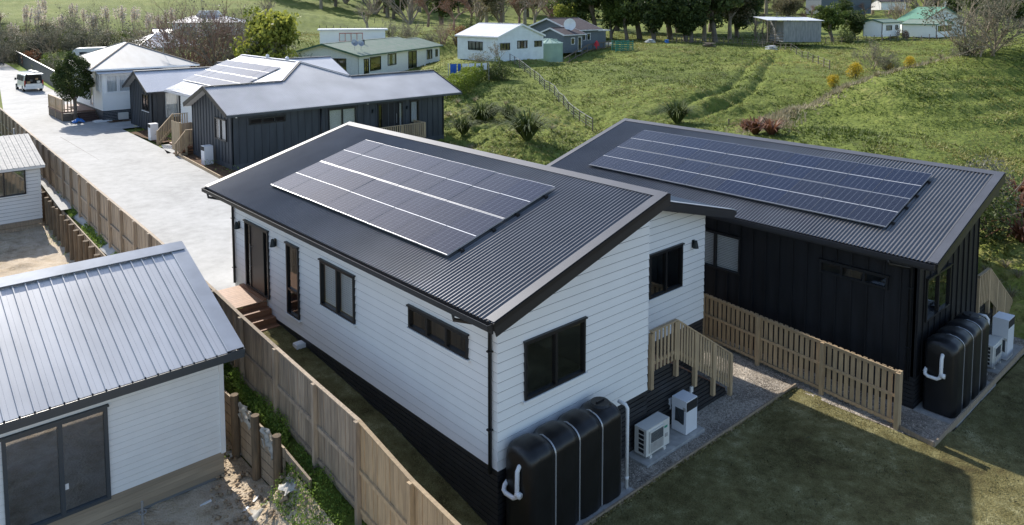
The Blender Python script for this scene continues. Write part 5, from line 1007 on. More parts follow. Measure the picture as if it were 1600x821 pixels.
def relief(X, Y, Z):
    "hummocks and tussocks, rougher on the flax bank, with sheep tracks along the contours"
    rough = .5+.7*sstep(-.15, .25, vnoise(X*.06+3, Y*.06)); bankm = sstep(14, 18, X)*(1-sstep(34, 42, X))*sstep(14, 20, Y)*(1-sstep(52, 60, Y)); rough = (rough*.85+.95*bankm)*(1-.5*sstep(20, 24, X)*(1-sstep(20, 26, Y)))
    n = .34*vnoise(X*.33+7, Y*.33)+.36*np.abs(vnoise(X*.8, Y*.8+3))+.24*vnoise(X*1.9, Y*1.9)+.19*vnoise(X*4.1, Y*4.1)
    return (n*rough+.07*np.sin(2*np.pi*(Z/.6)+3*vnoise(X*.2, Y*.2))*(1-bankm)*sstep(-.1, .2, vnoise(X*.05, Y*.05+9)+.1))
def corridor(X, Y):
    "1 on the driveway beyond the site"
    r = np.where(Y < 56, 14., 12.4); l = np.where(Y < 49, fx_(Y), -.6+(Y-49)*.137)
    d = np.maximum(np.maximum((l-X)*np.where(Y < 44, 40, 1.), X-r), np.maximum((20-Y)*9, Y-131)); return 1-sstep(0, 2.5, d)
def relief_mask(X, Y):
    dx = np.maximum(np.maximum(-13-X, X-17.6), 0); dy = np.maximum(np.maximum(-14-Y, Y-39), 0); dx = np.where((Y > 17) & (Y < 40), np.maximum(dx, X-22.), dx)
    return sstep(0, 4, np.hypot(dx, dy))*(1-corridor(X, Y))
_g0 = ground
def ground(x, y):
    x, y = np.asarray(x, float), np.asarray(y, float); z = _g0(x, y); c = corridor(x, y); return z*(1-c)+(.87+.001*np.maximum(0, y-48))*c
terrain()
b = B(); b.box((-1500, -900, -40), (1500, 1500, -30)); tag(b.build('bedrock', 'soil'), None, None, None, 'structure')
# ------------------------------------------------------------------ grass and weeds
def blades(name, P, size, tint, m, per=4, wd=.18, lean=.5, label=None, parent=None, kind='stuff'):
    "P (n,3) tufts; each of `per` blades is one tapered triangle"
    n = len(P); a = RNG.random((n, per))*2*np.pi; ln = size[:, None]*(.6+.7*RNG.random((n, per))); le = lean*(.3+RNG.random((n, per)))
    base = P[:, None, :]+np.stack([np.cos(a)*size[:, None]*.12, np.sin(a)*size[:, None]*.12, np.zeros_like(a)], -1)
    side = np.stack([-np.sin(a), np.cos(a), np.zeros_like(a)], -1)*(ln*wd)[..., None]
    tip = base+np.stack([np.cos(a)*ln*le, np.sin(a)*ln*le, ln*np.sqrt(np.maximum(.05, 1-np.minimum(.9, le)**2))], -1)
    V = np.stack([base-side, base+side, tip], 2).reshape(-1, 3); F = np.arange(len(V)).reshape(-1, 3)
    t = np.clip(np.repeat(tint, per)+RNG.normal(0, .12, n*per), 0, 1); o = np_mesh(name, V, F, m, t, parent, kind)
    return o
def pasture():
    n = 330000; a = np.radians(RNG.uniform(-42, 42, n)); r = 22+ (150-22)*RNG.random(n)**1.25; X = CAM[0]+r*np.sin(a-YAW); Y = CAM[1]+r*np.cos(a-YAW)
    k = relief_mask(X, Y) > .35; ok = k & ~((X < 16) & (Y > 39) & (Y < 66)) ; X, Y, r = X[ok], Y[ok], r[ok]
    c = vnoise(X*.5, Y*.5)+.6*vnoise(X*1.6, Y*1.6); q = c > -.42; X, Y, r, c = X[q], Y[q], r[q], c[q]
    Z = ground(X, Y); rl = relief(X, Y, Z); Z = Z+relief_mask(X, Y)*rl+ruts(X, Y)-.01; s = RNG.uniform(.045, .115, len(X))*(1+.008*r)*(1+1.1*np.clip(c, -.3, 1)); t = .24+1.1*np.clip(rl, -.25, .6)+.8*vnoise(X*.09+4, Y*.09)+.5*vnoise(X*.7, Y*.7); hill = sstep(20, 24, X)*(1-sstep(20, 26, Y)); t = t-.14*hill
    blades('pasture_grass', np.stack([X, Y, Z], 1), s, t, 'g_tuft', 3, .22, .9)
pasture()
def lawn_grass():
    P = []
    for (x0, x1, y0, y1, n, ok) in ((-1.9, -.05, -4, 10, 20000, None), (-1.9, 9.9, -7.5, -1.05, 80000, None), (9.9, 15, -8.5, -4.7, 18000, None)):
        X, Y = RNG.uniform(x0, x1, n), RNG.uniform(y0, y1, n); P.append(np.stack([X, Y, site_z(X, Y)+.015], 1))
    P = np.vstack(P); t = .45+.9*vnoise(P[:, 0]*.9, P[:, 1]*.9)+.4*vnoise(P[:, 0]*3, P[:, 1]*3); keep = RNG.random(len(P)) < .35+.9*np.clip(t, 0, 1); P, t = P[keep], t[keep]
    blades('lawn_grass', P, RNG.uniform(.012, .04, len(P)), t, 'g_lawn', 4, .12, .8)
lawn_grass()
def leafcloud(P, size, tint, name, m, parent=None, kind=None, flat=0., asp=.55):
    "one small four-cornered leaf per point"
    n = len(P); d = RNG.normal(size=(n, 3)); d /= np.linalg.norm(d, axis=1)[:, None]; e = RNG.normal(size=(n, 3)); e -= d*(e*d).sum(1)[:, None]; e /= np.linalg.norm(e, axis=1)[:, None]
    u = d*size[:, None]; w_ = e*size[:, None]*asp; V = np.stack([P-u, P-w_*1., P+u, P+w_], 1).reshape(-1, 3); F = np.arange(len(V)).reshape(-1, 4)
    return np_mesh(name, V, F, m, np.clip(tint, 0, 1), parent, kind)
def weeds(name, X, Y, hmax, size, m, dens=None):
    Z = ground(X, Y)+RNG.random(len(X))**1.5*hmax*(.4+1.2*np.clip(.5+vnoise(X*2, Y*2)*1.6, 0, 1)); leafcloud(np.stack([X, Y, Z+.02], 1), RNG.uniform(.5, 1, len(X))*size, .5+RNG.normal(0, .2, len(X))+vnoise(X*3, Y*3)*.5, name, m, None, 'stuff')
n = 4500; X, Y = RNG.uniform(-1.9, 14, n), RNG.uniform(-8, -1.05, n); k = (vnoise(X*1.1+2, Y*1.1) > .02) & ((X < 9.9) | (Y < -4.7)); leafcloud(np.stack([X[k], Y[k], site_z(X[k], Y[k])+.035], 1), RNG.uniform(.012, .035, k.sum()), RNG.random(k.sum()), 'lawn_litter', 'l_olive', None, 'stuff')
n = 1500; X, Y = RNG.uniform(.5, 9.9, n), -1.0+RNG.normal(0, .035, n)-.03; leafcloud(np.stack([X, Y, site_z(X, Y)+.05+.03*RNG.random(n)], 1), RNG.uniform(.015, .04, n), RNG.random(n), 'edge_grass', 'g_lawn', None, 'stuff')
n = 26000; Y = RNG.uniform(-2.2, 12.5, n); X = fx_(Y)-.04-RNG.random(n)**1.2*np.where(Y < 4.6, 1.15, .36); k = (vnoise(X*1.5, Y*1.1+7) > np.where(X < -2.45, .12, -.22)) & (Y > 1.2); weeds('bank_weeds', X[k], Y[k], .26, .036, 'g_weed')
n = 9000; Y = RNG.uniform(12.5, 40, n); X = fx_(Y)-.04-RNG.random(n)*.3; k = vnoise(X*1.5, Y*.6) > 0; weeds('bank_weeds', X[k], Y[k], .12, .05, 'g_weed')
n = 2500; X, Y = RNG.uniform(-2.9, -2.3, n), RNG.uniform(2.5, 10, n); k = vnoise(X*1.4+5, Y*1.4) > .08; weeds('yard_weeds', X[k], Y[k], .07, .03, 'g_weed')
n = 1200; Y = RNG.uniform(12, 38, n); X = fx_(Y)-.62-RNG.random(n)**2*.5; k = vnoise(X, Y*1.1) > .05; weeds('yard_weeds', X[k], Y[k], .08, .04, 'g_weed')
X, Y = RNG.uniform(6.7, 7.5, 700), RNG.uniform(41, 47, 700); k = vnoise(X*2, Y*2) > .12; weeds('bed_plants', X[k], Y[k], .35, .06, 'l_yel')
X, Y = RNG.uniform(5.8, 6.7, 700), RNG.uniform(28.6, 35.5, 700); k = vnoise(X*2, Y*2) > .15; weeds('bed_plants', X[k], Y[k], .3, .05, 'g_weed')
def pebbles(n, x0, x1, y0, y1, ok):
    X, Y = RNG.uniform(x0, x1, n), RNG.uniform(y0, y1, n); k = ok(X, Y); X, Y = X[k], Y[k]; Z = site_z(X, Y)+.032; s = RNG.uniform(.007, .02, len(X)); D = np.array([(1, 0, 0), (0, 1, 0), (-1, 0, 0), (0, -1, 0), (0, 0, .8)], float)
    V = np.stack([X, Y, Z], 1)[:, None]+D[None]*s[:, None, None]*RNG.uniform(.6, 1.3, (len(X), 5, 1)); F = (np.arange(len(X))*5)[:, None, None]+np.array([(0, 1, 4), (1, 2, 4), (2, 3, 4), (3, 0, 4)])[None]
    np_mesh('pebbles', V.reshape(-1, 3), F.reshape(-1, 3), 'pebble', np.repeat(RNG.random(len(X)), 4), None, 'stuff')
pebbles(26000, 3, 10.6, -.97, 3.2, lambda x, y: (y < 1.45) | (x > 9.3)); pebbles(13000, 9.9, 19, -4.6, 2.0, lambda x, y: (x < 11.4) | (y < -3.6))
def ridge_straw():
    n = 5000; k = RNG.random(n)*(len(RL)-1); i = k.astype(int); f = (k-i)[:, None]; P = RL[i]*(1-f)+RL[np.minimum(i+1, len(RL)-1)]*f; X = P[:, 0]+RNG.normal(0, .9, n)+1.2*vnoise(k*1.7, k*0); Y = P[:, 1]+RNG.normal(0, .8, n)
    blades('ridge_straw', np.stack([X, Y, ground(X, Y)], 1), RNG.uniform(.15, .45, n), .6+RNG.normal(0, .2, n), 'l_straw', 3, .12, .8)
RL = np.array([at_d(*c) for c in ((1185, 212, 49), (1230, 178, 52.5), (1300, 143, 56), (1360, 122, 59), (1430, 105, 62), (1510, 88, 66), (1600, 74, 68), (1700, 60, 72))])
ridge_straw()
# ------------------------------------------------------------------ trees and shrubs
def limb(bm, p, d, L, r, depth, rng, tips, spread=.55, taper=.62, sides=5, minr=.006, kids=(2, 4), grav=0.0, wig=.18, ratio=.72):
    n = 3; pts = [Vector(p)]; rs = [r]; dd = Vector(d).normalized()
    for i in range(n): dd = (dd+Vector((rng.gauss(0, wig), rng.gauss(0, wig), rng.gauss(0, wig*.6)+grav))*.5).normalized(); pts.append(pts[-1]+dd*L/n); rs.append(r*(1-(1-taper)*(i+1)/n))
    bm.tube(pts, rs, max(3, sides), cap=False)
    if depth == 0: tips.append(pts[-1]); tips.append(pts[1]); return
    for k_ in range(rng.randint(*kids)):
        a = rng.uniform(0, 2*math.pi); o = dd.orthogonal().normalized(); o2 = dd.cross(o); s_ = spread*rng.uniform(.6, 1.35); nd = (dd+(o*math.cos(a)+o2*math.sin(a))*s_).normalized(); nd = (nd+Vector((0, 0, .12))).normalized()
        i = rng.randint(1, n) if k_ else n; limb(bm, pts[i], nd, L*ratio*rng.uniform(.75, 1.15), rs[i]*rng.uniform(.6, .85), depth-1, rng, tips, spread, taper, sides-1, minr, kids, grav, wig, ratio)
def tree(name, seed, h, kind, bark, leaf=None, dens=1., lsize=.2):
    rng = random.Random(seed); root = empty(name, (0, 0, 0)); bm = B(); tips = []
    if kind == 'bare': limb(bm, (0, 0, -.3), (0, 0, 1), h*.24, h*.028, 5, rng, tips, .62, .7, 7, kids=(2, 4), wig=.2, ratio=.76)
    elif kind == 'fan': 
        for i in range(6): limb(bm, (0, 0, -.2), (rng.gauss(0, .45), rng.gauss(0, .45), 1), h*.3, h*.018, 4, rng, tips, .4, .7, 5, kids=(2, 4), ratio=.74)
    elif kind == 'twiggy':
        for i in range(9): limb(bm, (rng.gauss(0, .3), rng.gauss(0, .3), -.2), (rng.gauss(0, .6), rng.gauss(0, .6), 1), h*.36, h*.010, 4, rng, tips, .5, .7, 4, kids=(2, 4), ratio=.72)
    else: limb(bm, (0, 0, -.3), (0, 0, 1), h*.27, h*.030, 3, rng, tips, .6 if kind == 'broad' else .4, .75, 7, kids=(3, 4), ratio=.72)
    bm.build('trunk', bark, root, smooth=True)
    if leaf:
        T = np.array([tuple(t_) for t_ in tips]); r_ = np.random.default_rng(seed)
        if kind in ('bare', 'fan', 'twiggy'): c = T; per = max(1, int(5*dens)); rad = h*.03
        else:
            c = T; zmax = c[:, 2].max(); per = int(95*dens); rad = h*.062
            extra = r_.normal(size=(26, 3)); extra /= np.linalg.norm(extra, axis=1)[:, None]; ctr = c.mean(0); ext = ctr+extra*np.array([h*.27, h*.27, h*.27 if kind == 'broad' else h*.36])*r_.uniform(.55, 1.05, (26, 1)); c = np.vstack([c[r_.random(len(c)) < .8], ext]); c = c[c[:, 2] > h*.16]
        P = np.repeat(c, per, 0); q = r_.normal(size=P.shape); q /= np.linalg.norm(q, axis=1)[:, None]; P = P+q*(rad*(.45+.75*r_.random(len(P))**.5))[:, None]*np.array([1.15, 1.15, .8])*np.repeat(r_.uniform(.7, 1.4, len(c)), per)[:, None]
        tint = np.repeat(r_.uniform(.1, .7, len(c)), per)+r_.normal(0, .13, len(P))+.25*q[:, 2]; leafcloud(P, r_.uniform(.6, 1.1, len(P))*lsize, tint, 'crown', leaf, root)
    return root
def bush(name, seed, rx, rz_, leaf, n=2200, ls=.07, lumps=9, stem='bark'):
    r_ = np.random.default_rng(seed); root = empty(name); c = r_.normal(size=(lumps, 3)); c /= np.linalg.norm(c, axis=1)[:, None]; c = c*np.array([rx*.55, rx*.55, rz_*.35])+np.array([0, 0, rz_*.5]); k_ = r_.integers(0, lumps, n)
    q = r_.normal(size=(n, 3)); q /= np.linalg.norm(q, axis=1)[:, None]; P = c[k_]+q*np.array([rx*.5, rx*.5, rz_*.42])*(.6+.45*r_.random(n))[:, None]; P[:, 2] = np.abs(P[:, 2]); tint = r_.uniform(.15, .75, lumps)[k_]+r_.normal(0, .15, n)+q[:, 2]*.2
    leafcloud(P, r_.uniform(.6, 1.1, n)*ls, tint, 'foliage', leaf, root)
    b = B(); rg = random.Random(seed)
    for i in range(6): b.tube([(0, 0, -.1), (rg.gauss(0, rx*.25), rg.gauss(0, rx*.25), rz_*.35), (rg.gauss(0, rx*.5), rg.gauss(0, rx*.5), rz_*.75)], [.03*rx+.01, .02*rx, .006], 4)
    b.build('stem', stem, root); return root
def spiky(name, seed, h, n, m, spread=.9, plume=None, np_=0, wd=.022):
    r_ = np.random.default_rng(seed); root = empty(name); V = []; F = []; T = []
    for i in range(n):
        a = r_.random()*6.283; l = h*r_.uniform(.55, 1.1); s_ = spread*r_.uniform(.2, 1.1); w_ = wd*h; d = np.array([math.cos(a), math.sin(a), 0]); sd_ = np.array([-math.sin(a), math.cos(a), 0])*w_; o = len(V)
        for f in (0, .35, .7, 1): p = d*(.06*h+l*s_*f**1.3*.8)+np.array([0, 0, l*(f*1.05-(.35+.35*s_)*f**2.4)]); k_ = 1-f*.85; V += [p-sd_*k_, p+sd_*k_]
        F += [(o, o+1, o+3, o+2), (o+2, o+3, o+5, o+4), (o+4, o+5, o+7, o+6)]; T += [r_.random()]*3
    np_mesh('leaves', np.array(V), np.array(F), m, np.array(T), root)
    if plume:
        P = []; b = B()
        for i in range(np_):
            a = r_.random()*6.283; s_ = r_.uniform(.05, .45); top = np.array([math.cos(a)*s_*h, math.sin(a)*s_*h, h*r_.uniform(1.3, 1.75)]); b.tube([(0, 0, .2), tuple(top*.6), tuple(top)], .012, 3); ax_ = top*.32
            q = r_.random((60, 1)); P.append(top-ax_*q+r_.normal(0, .055*h, (60, 3))*np.sin(.3+q*2.6)*.8)
        b.build('stalks', 'barkpale', root); P = np.vstack(P); leafcloud(P, r_.uniform(.04, .09, len(P))*h*.6, r_.random(len(P)), 'plumes', plume, root)
    return root
PROTO = {}
def plant(key, make, u, v, D, scale, label, cat, group=None, rz=None, dz=0., zs=1.):
    P = at_d(u, v, D); x, y = float(P[0]), float(P[1])
    if key not in PROTO: PROTO[key] = make(); o = PROTO[key]
    else: o = copy_tree(PROTO[key])
    o.location = (x, y, gz2(x, y)+dz); o.rotation_euler = (0, 0, random.uniform(0, 6.28) if rz is None else rz); o.scale = (scale, scale, scale*zs); o['label'] = label; o['category'] = cat
    if group: o['group'] = group
    elif 'group' in o.keys(): del o['group']
    return o
def gz2(x, y):
    X, Y = np.array([x]), np.array([y]); z = ground(X, Y); return float((z+relief_mask(X, Y)*relief(X, Y, z))[0])
MK = dict(
 dark1=lambda: tree('evergreen_tree', 11, 12, 'broad', 'bark', 'l_dark', 1.0, .24), dark2=lambda: tree('evergreen_tree', 12, 13, 'tall', 'bark', 'l_dark', 1.0, .26), mid1=lambda: tree('leafy_tree', 13, 10, 'broad', 'bark', 'l_mid', .9, .22),
 yel1=lambda: tree('leafy_tree', 14, 9, 'broad', 'bark', 'l_yel', .8, .2), olive=lambda: tree('olive_toned_tree', 15, 11, 'broad', 'barkpale', 'l_olive', .55, .2), bare1=lambda: tree('bare_tree', 16, 10, 'bare', 'barkpale'), bare2=lambda: tree('bare_tree', 17, 10, 'fan', 'barkpale'),
 bare3=lambda: tree('bare_tree', 18, 9, 'bare', 'barkred', 'l_rust', .25, .09), twig=lambda: tree('bare_shrub', 19, 4, 'twiggy', 'barkred'), twigg=lambda: tree('bare_shrub', 20, 4, 'twiggy', 'barkpale', 'l_grey', .5, .06), small=lambda: tree('young_tree', 21, 5, 'bare', 'barkpale', 'l_grey', .12, .07),
 shrub=lambda: bush('shrub', 31, 1.2, 1.6, 'l_mid'), dshrub=lambda: bush('dark_shrub', 32, 1.3, 1.7, 'l_dark'), rshrub=lambda: bush('red_brown_shrub', 33, 1.2, 1.6, 'l_rust'), gshrub=lambda: bush('grey_shrub', 36, 1.4, 1.8, 'l_grey', 3000, .06), gorse=lambda: bush('gorse_bush', 34, 1.0, 1.5, 'l_gorse', 2600, .06),
 flax=lambda: spiky('flax_bush', 41, 1.15, 300, 'l_flax', 1.1, wd=.02), sedge=lambda: spiky('tussock', 42, .8, 90, 'l_straw', 1.1, wd=.014), pampas=lambda: spiky('pampas_grass', 43, 1.7, 240, 'l_straw', 1.1, 'l_plume', 9, .012), fern=lambda: spiky('dead_fern', 44, 1.3, 70, 'l_rust', 1.3, wd=.05))
def P_(key, *a, **k): return plant(key, MK[key], *a, **k)
# the round tree on the driveway corner
def round_tree():
    r_ = np.random.default_rng(5); root = empty('round_tree', (0, 0, 0)); n = 21000; q = r_.normal(size=(n, 3)); q /= np.linalg.norm(q, axis=1)[:, None]
    lump = 1+.13*np.sin(q[:, 0]*7+1)*np.sin(q[:, 1]*6)+.10*np.sin(q[:, 2]*9+q[:, 0]*5); P = q*np.array([1.32, 1.32, 1.72])*(lump*(.55+.48*r_.random(n)**.4))[:, None]+np.array([0, 0, 3.45]); P[:, :2] *= (1-.12*(P[:, 2:3]-3.4)/1.7)
    leafcloud(P, r_.uniform(.035, .075, n), .35+r_.normal(0, .2, n)+.2*np.sin(q[:, 0]*11)*np.sin(q[:, 2]*9), 'crown', 'l_dark', root); b = B(); b.tube([(0, 0, -.2), (.03, .02, 1.0), (-.02, 0, 2.0), (0, 0, 3.2)], [.15, .12, .11, .06], 9)
    for a in range(7): b.tube([(0, 0, 1.5+.1*a), (.5*math.cos(a*2.4), .5*math.sin(a*2.4), 2.4+.1*a), (.9*math.cos(a*2.4), .9*math.sin(a*2.4), 3.4)], [.05, .035, .015], 5)
    b.build('trunk', 'bark', root); return root
o = round_tree(); o.location = (5.15, 57.6, .95) if False else (4.75, 54.95, .9); tag(o, 'round dark clipped tree standing at the corner of the bungalow deck', 'tree')
TS = 1.4; G1, G2, G3 = 'bare trees of the background', 'evergreen trees of the background row', 'mixed shrubs of the distant banks'
P_('yel1', 422, 112, 72, 1.3, 'broad yellow-green tree directly behind the bright panelled roof', 'tree', zs=1.15)
P_('dshrub', 486, 92, 90, 1.6, 'dark rounded shrub at the left end of the green roofed house', 'shrub')
for i, (u, v, D, s_) in enumerate(((262, 100, 80, 1.25), (288, 98, 78, 1.5), (318, 96, 76, 1.55), (345, 95, 74, 1.45), (300, 84, 90, 1.5), (335, 84, 88, 1.4), (372, 92, 80, 1.2))): P_('twig' if i % 3 else 'twigg', u, v, D, s_*1.75, 'leafless reddish twiggy tree in the thicket behind the bright panelled roof', 'bare tree', 'twiggy thicket behind the panelled roof')
P_('bare1', 418, 45, 150, .95, 'bare grey tree on the green hill at the top left', 'tree'); P_('bare1', 575, 52, 140, 1.15, 'wide bare tree on the pasture above the green roofed house', 'tree'); P_('bare3', 708, 48, 140, 1.1, 'bare reddish tree beyond the right end of the green roofed house', 'tree')
P_('small', 780, 92, 84, .95, 'thin leafless sapling in front of the white cottage', 'tree')
for i, (u, v, D, s_, k_) in enumerate(((640, 15, 190, 1.2, 'bare2'), (668, 28, 175, 1.1, 'bare3'), (690, 20, 200, 1.3, 'dark1'), (735, 25, 180, 1.2, 'bare3'), (760, 40, 150, 1.0, 'olive'), (745, 35, 165, 1.1, 'bare2'), (785, 30, 170, 1.2, 'bare2'), (810, 36, 160, 1.1, 'bare3'), (836, 40, 150, 1.05, 'bare1'), (820, 18, 200, 1.3, 'olive'), (600, 8, 230, 1.2, 'bare3'), (540, 6, 240, 1.2, 'bare2'), (615, 12, 215, 1.1, 'dark1'), (862, 42, 140, .9, 'bare3'))):
    P_(k_, u, v, D, s_*1.3, dict(bare1='bare pale tree', bare2='bare fan-shaped tree', bare3='bare reddish tree', olive='thin olive-coloured tree', dark1='dark evergreen tree')[k_]+' in the background row above the cottage and green roof', 'tree', G1)
for i, (u, v, D, s_, k_) in enumerate(((885, 40, 135, .8, 'yel1'), (900, 44, 138, .85, 'dark1'), (930, 52, 136, .9, 'dark2'), (955, 58, 132, .75, 'mid1'), (980, 60, 130, .85, 'mid1'), (1000, 61, 132, .95, 'dark2'), (1022, 63, 128, .9, 'dark1'), (1048, 63, 132, 1.0, 'dark2'), (1072, 64, 128, .9, 'dark1'), (1080, 66, 126, .75, 'dark1'), (1100, 65, 130, .95, 'olive'), (1118, 66, 128, .9, 'dark2'), (1140, 64, 134, .9, 'olive'), (1152, 62, 138, .85, 'dark1'), (1018, 50, 150, 1.2, 'dark2'), (1060, 50, 150, 1.2, 'dark1'), (1110, 50, 152, 1.1, 'dark2'), (965, 48, 155, 1.1, 'dark1'), (915, 38, 165, 1.1, 'mid1'))):
    P_(k_, u, v, D, s_*1.4, dict(yel1='yellow-green leafy tree', dark1='dark spreading evergreen tree', dark2='tall dark evergreen tree', mid1='mid-green leafy tree', olive='thin olive-coloured tree')[k_]+' in the tall row behind the paddock', 'tree', G2)
for u, v, D, s_, k_, l in ((1301, 60, 124, .92, 'mid1', 'rounded green tree just right of the iron shed'), (1336, 56, 128, .62, 'dark1', 'dark tree left of the white cabin'), (1362, 50, 135, .5, 'bare3', 'reddish bare tree behind the white cabin'), (1412, 40, 150, .9, 'bare2', 'large bare tree between the white cabin and the green roofed hall'), (1545, 38, 165, .75, 'dark1', 'dark tree near the stockyard at the top right'), (1575, 42, 165, .8, 'bare3', 'reddish bare tree near the stockyard at the top right'), (1595, 40, 160, .8, 'dark1', 'dark tree at the right end of the stockyard'), (1520, 30, 175, .8, 'dark2', 'dark tree left of the stockyard'), (1200, 52, 140, .8, 'bare3', 'bare reddish tree behind the iron shed'), (1230, 48, 150, .9, 'olive', 'olive-coloured tree behind the iron shed roof'), (1262, 50, 150, .8, 'bare3', 'reddish twiggy tree above the iron shed roof'), (1180, 48, 140, .95, 'bare1', 'bare tree at the left end of the iron shed')):
    P_(k_, u, v, D, s_, l, 'tree')
for u in range(430, 1620, 24): P_(random.choice(['bare2', 'bare3', 'olive', 'dark1', 'olive']), u+random.uniform(-12, 12), 14, random.uniform(215, 260), random.uniform(1.5, 2.1), 'distant tree of the far belt along the top edge', 'tree', 'far tree belt')
for u in range(1180, 1610, 44): P_(random.choice(['bare3', 'dark1', 'olive']), u+random.uniform(-12, 12), 20, random.uniform(175, 200), random.uniform(.6, .8), 'distant tree of the nearer belt at the upper right', 'tree', 'upper right tree belt')
def far_wood():
    n = 700; u = RNG.uniform(-150, 1800, n); D = RNG.uniform(265, 420, n); C_ = np.array([at_d(a, 5, d) for a, d in zip(u, D)]); Z = ground(C_[:, 0], C_[:, 1]); per = 95; r_ = RNG.uniform(2.5, 5.5, n)
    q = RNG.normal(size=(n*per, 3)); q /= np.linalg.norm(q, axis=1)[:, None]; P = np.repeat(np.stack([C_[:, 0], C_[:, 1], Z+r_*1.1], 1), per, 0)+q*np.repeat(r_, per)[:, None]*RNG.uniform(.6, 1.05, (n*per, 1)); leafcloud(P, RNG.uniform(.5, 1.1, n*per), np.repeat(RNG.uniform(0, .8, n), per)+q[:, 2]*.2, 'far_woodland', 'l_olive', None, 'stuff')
far_wood()
def D_(u, v): # depth at which the terrain is met below a picture point
    for D in np.arange(24, 260, .6):
        P = at_d(u, v, D)
        if gz2(P[0], P[1]) >= P[2]: return D
    return 120.
def veg(k_, u, v, s_, l, cat='shrub', g=None, **kw): return P_(k_, u, v, D_(u, v), s_*(2.0 if k_ == 'flax' else 1.15), l, cat, g, **kw)
veg('flax', 752, 196, 1.25, 'large flax bush on the bank right of the charcoal house, upper one', 'flax'); veg('flax', 768, 186, .9, 'small flax bush above and behind the largest one on the bank', 'flax'); veg('flax', 724, 216, .9, 'lowest flax bush, close to the charcoal house corner', 'flax')
veg('flax', 795, 190, .95, 'middle flax bush of the bank, left of the wire fence', 'flax'); veg('flax', 824, 222, 1.35, 'biggest flax bush at the bottom of the bank above the white house ridge', 'flax'); veg('flax', 1058, 195, 1.2, 'brown-green flax tussock behind the ridge of the black house', 'flax')
veg('fern', 1180, 212, 1.3, 'rust-red dead fern clump behind the black house roof', 'fern'); veg('fern', 1205, 214, 1.2, 'second rust-red fern clump, at the foot of the green hill', 'fern'); veg('fern', 1165, 206, .9, 'smaller rust-red fern clump left of the others', 'fern')
veg('gorse', 1302, 138, .62, 'lowest yellow-flowering gorse bush beside the hill edge', 'gorse'); veg('gorse', 1336, 124, .85, 'largest yellow-flowering gorse bush below the bare shrubs', 'gorse'); veg('gorse', 1391, 112, .45, 'small yellow gorse right of the grey shrub', 'gorse'); veg('gorse', 1421, 106, .45, 'farthest yellow gorse along the hill edge', 'gorse')
veg('twigg', 1362, 108, .85, 'bare brownish shrub above the gorse', 'shrub'); veg('gshrub', 1385, 110, .95, 'dense grey-green shrub above the small gorse', 'shrub'); veg('twigg', 1540, 84, 1.7, 'large grey leafless bush right of the green roofed hall', 'shrub'); veg('twigg', 1515, 86, 1.15, 'lower grey bush joined to the large leafless one', 'shrub'); veg('gshrub', 1505, 88, .9, 'low grey-green shrub on the hill edge under the leafless bush', 'shrub')
for i, (u, v, s_) in enumerate(((1455, 96, .5), (1470, 92, .6), (1350, 128, .4), (1370, 122, .45), (1400, 114, .35), (1325, 140, .4))): veg('sedge', u, v, s_*2.2, 'dry straw tussock along the edge of the green hill', 'tussock', 'dry tussocks on the hill edge')
veg('dshrub', 1548, 370, 1.0, 'dark shrub just right of the black house, nearer one', 'shrub'); veg('gshrub', 1545, 345, 1.1, 'grey-green bush behind the right corner of the black house', 'shrub'); veg('fern', 1590, 345, 1.4, 'rusty fern clump at the right edge of the picture', 'fern'); veg('fern', 1596, 385, 1.1, 'lower rusty fern clump at the right edge', 'fern')
veg('fern', 1594, 318, 1.3, 'upper rusty fern clump at the right edge', 'fern')
for u, v, s_ in ((1555, 480, .6), (1580, 470, .7), (1560, 450, .5), (1590, 455, .6), (1540, 440, .5), (1570, 435, .6)): veg('sedge', u, v, s_, 'dry straw tussock on the strip beyond the black house corner', 'tussock', 'dry tussocks beyond the black house')
for u, v, s_ in ((715, 168, .7), (742, 160, .8), (790, 165, .7), (808, 210, .6), (735, 235, .6), (862, 205, .6), (700, 190, .7)): veg('sedge', u, v, s_*1.2, 'straw tussock among the flax on the bank', 'tussock', 'tussocks of the flax bank')
for i in range(16):
    u = -20+i*19+random.uniform(-5, 5); v = 62+random.uniform(-10, 6)+abs(i-8)*.3; P_('pampas', u, v, 122+random.uniform(-6, 6), random.uniform(1.5, 2.1), 'pampas grass with pale plumes along the top of the dark bank', 'pampas grass', 'pampas grasses on the bank')
for i in range(17):
    u = -30+i*13+random.uniform(-5, 5); v = 76+random.uniform(-8, 8); P_(random.choice(['twigg', 'gshrub', 'dshrub', 'sedge', 'gshrub']), u, v, 112+random.uniform(-6, 6), random.uniform(1.3, 2.1), 'dry dark undergrowth bush on the bank below the pampas grass', 'shrub', 'undergrowth of the pampas bank')
P_('shrub', 192, 62, 110, 1.6, 'single bright green shrub in the middle of the dark bank', 'shrub'); P_('twigg', 105, 108, 92, 1.0, 'pinkish twiggy shrub behind the round tree', 'shrub'); P_('shrub', 72, 100, 98, 1.5, 'green shrub behind the dark fence near the van', 'shrub'); P_('rshrub', 52, 86, 108, 1.3, 'red-brown shrub behind the dark fence', 'shrub'); P_('yel1', 100, 100, 95, .4, 'yellowish small tree above the round tree', 'tree')
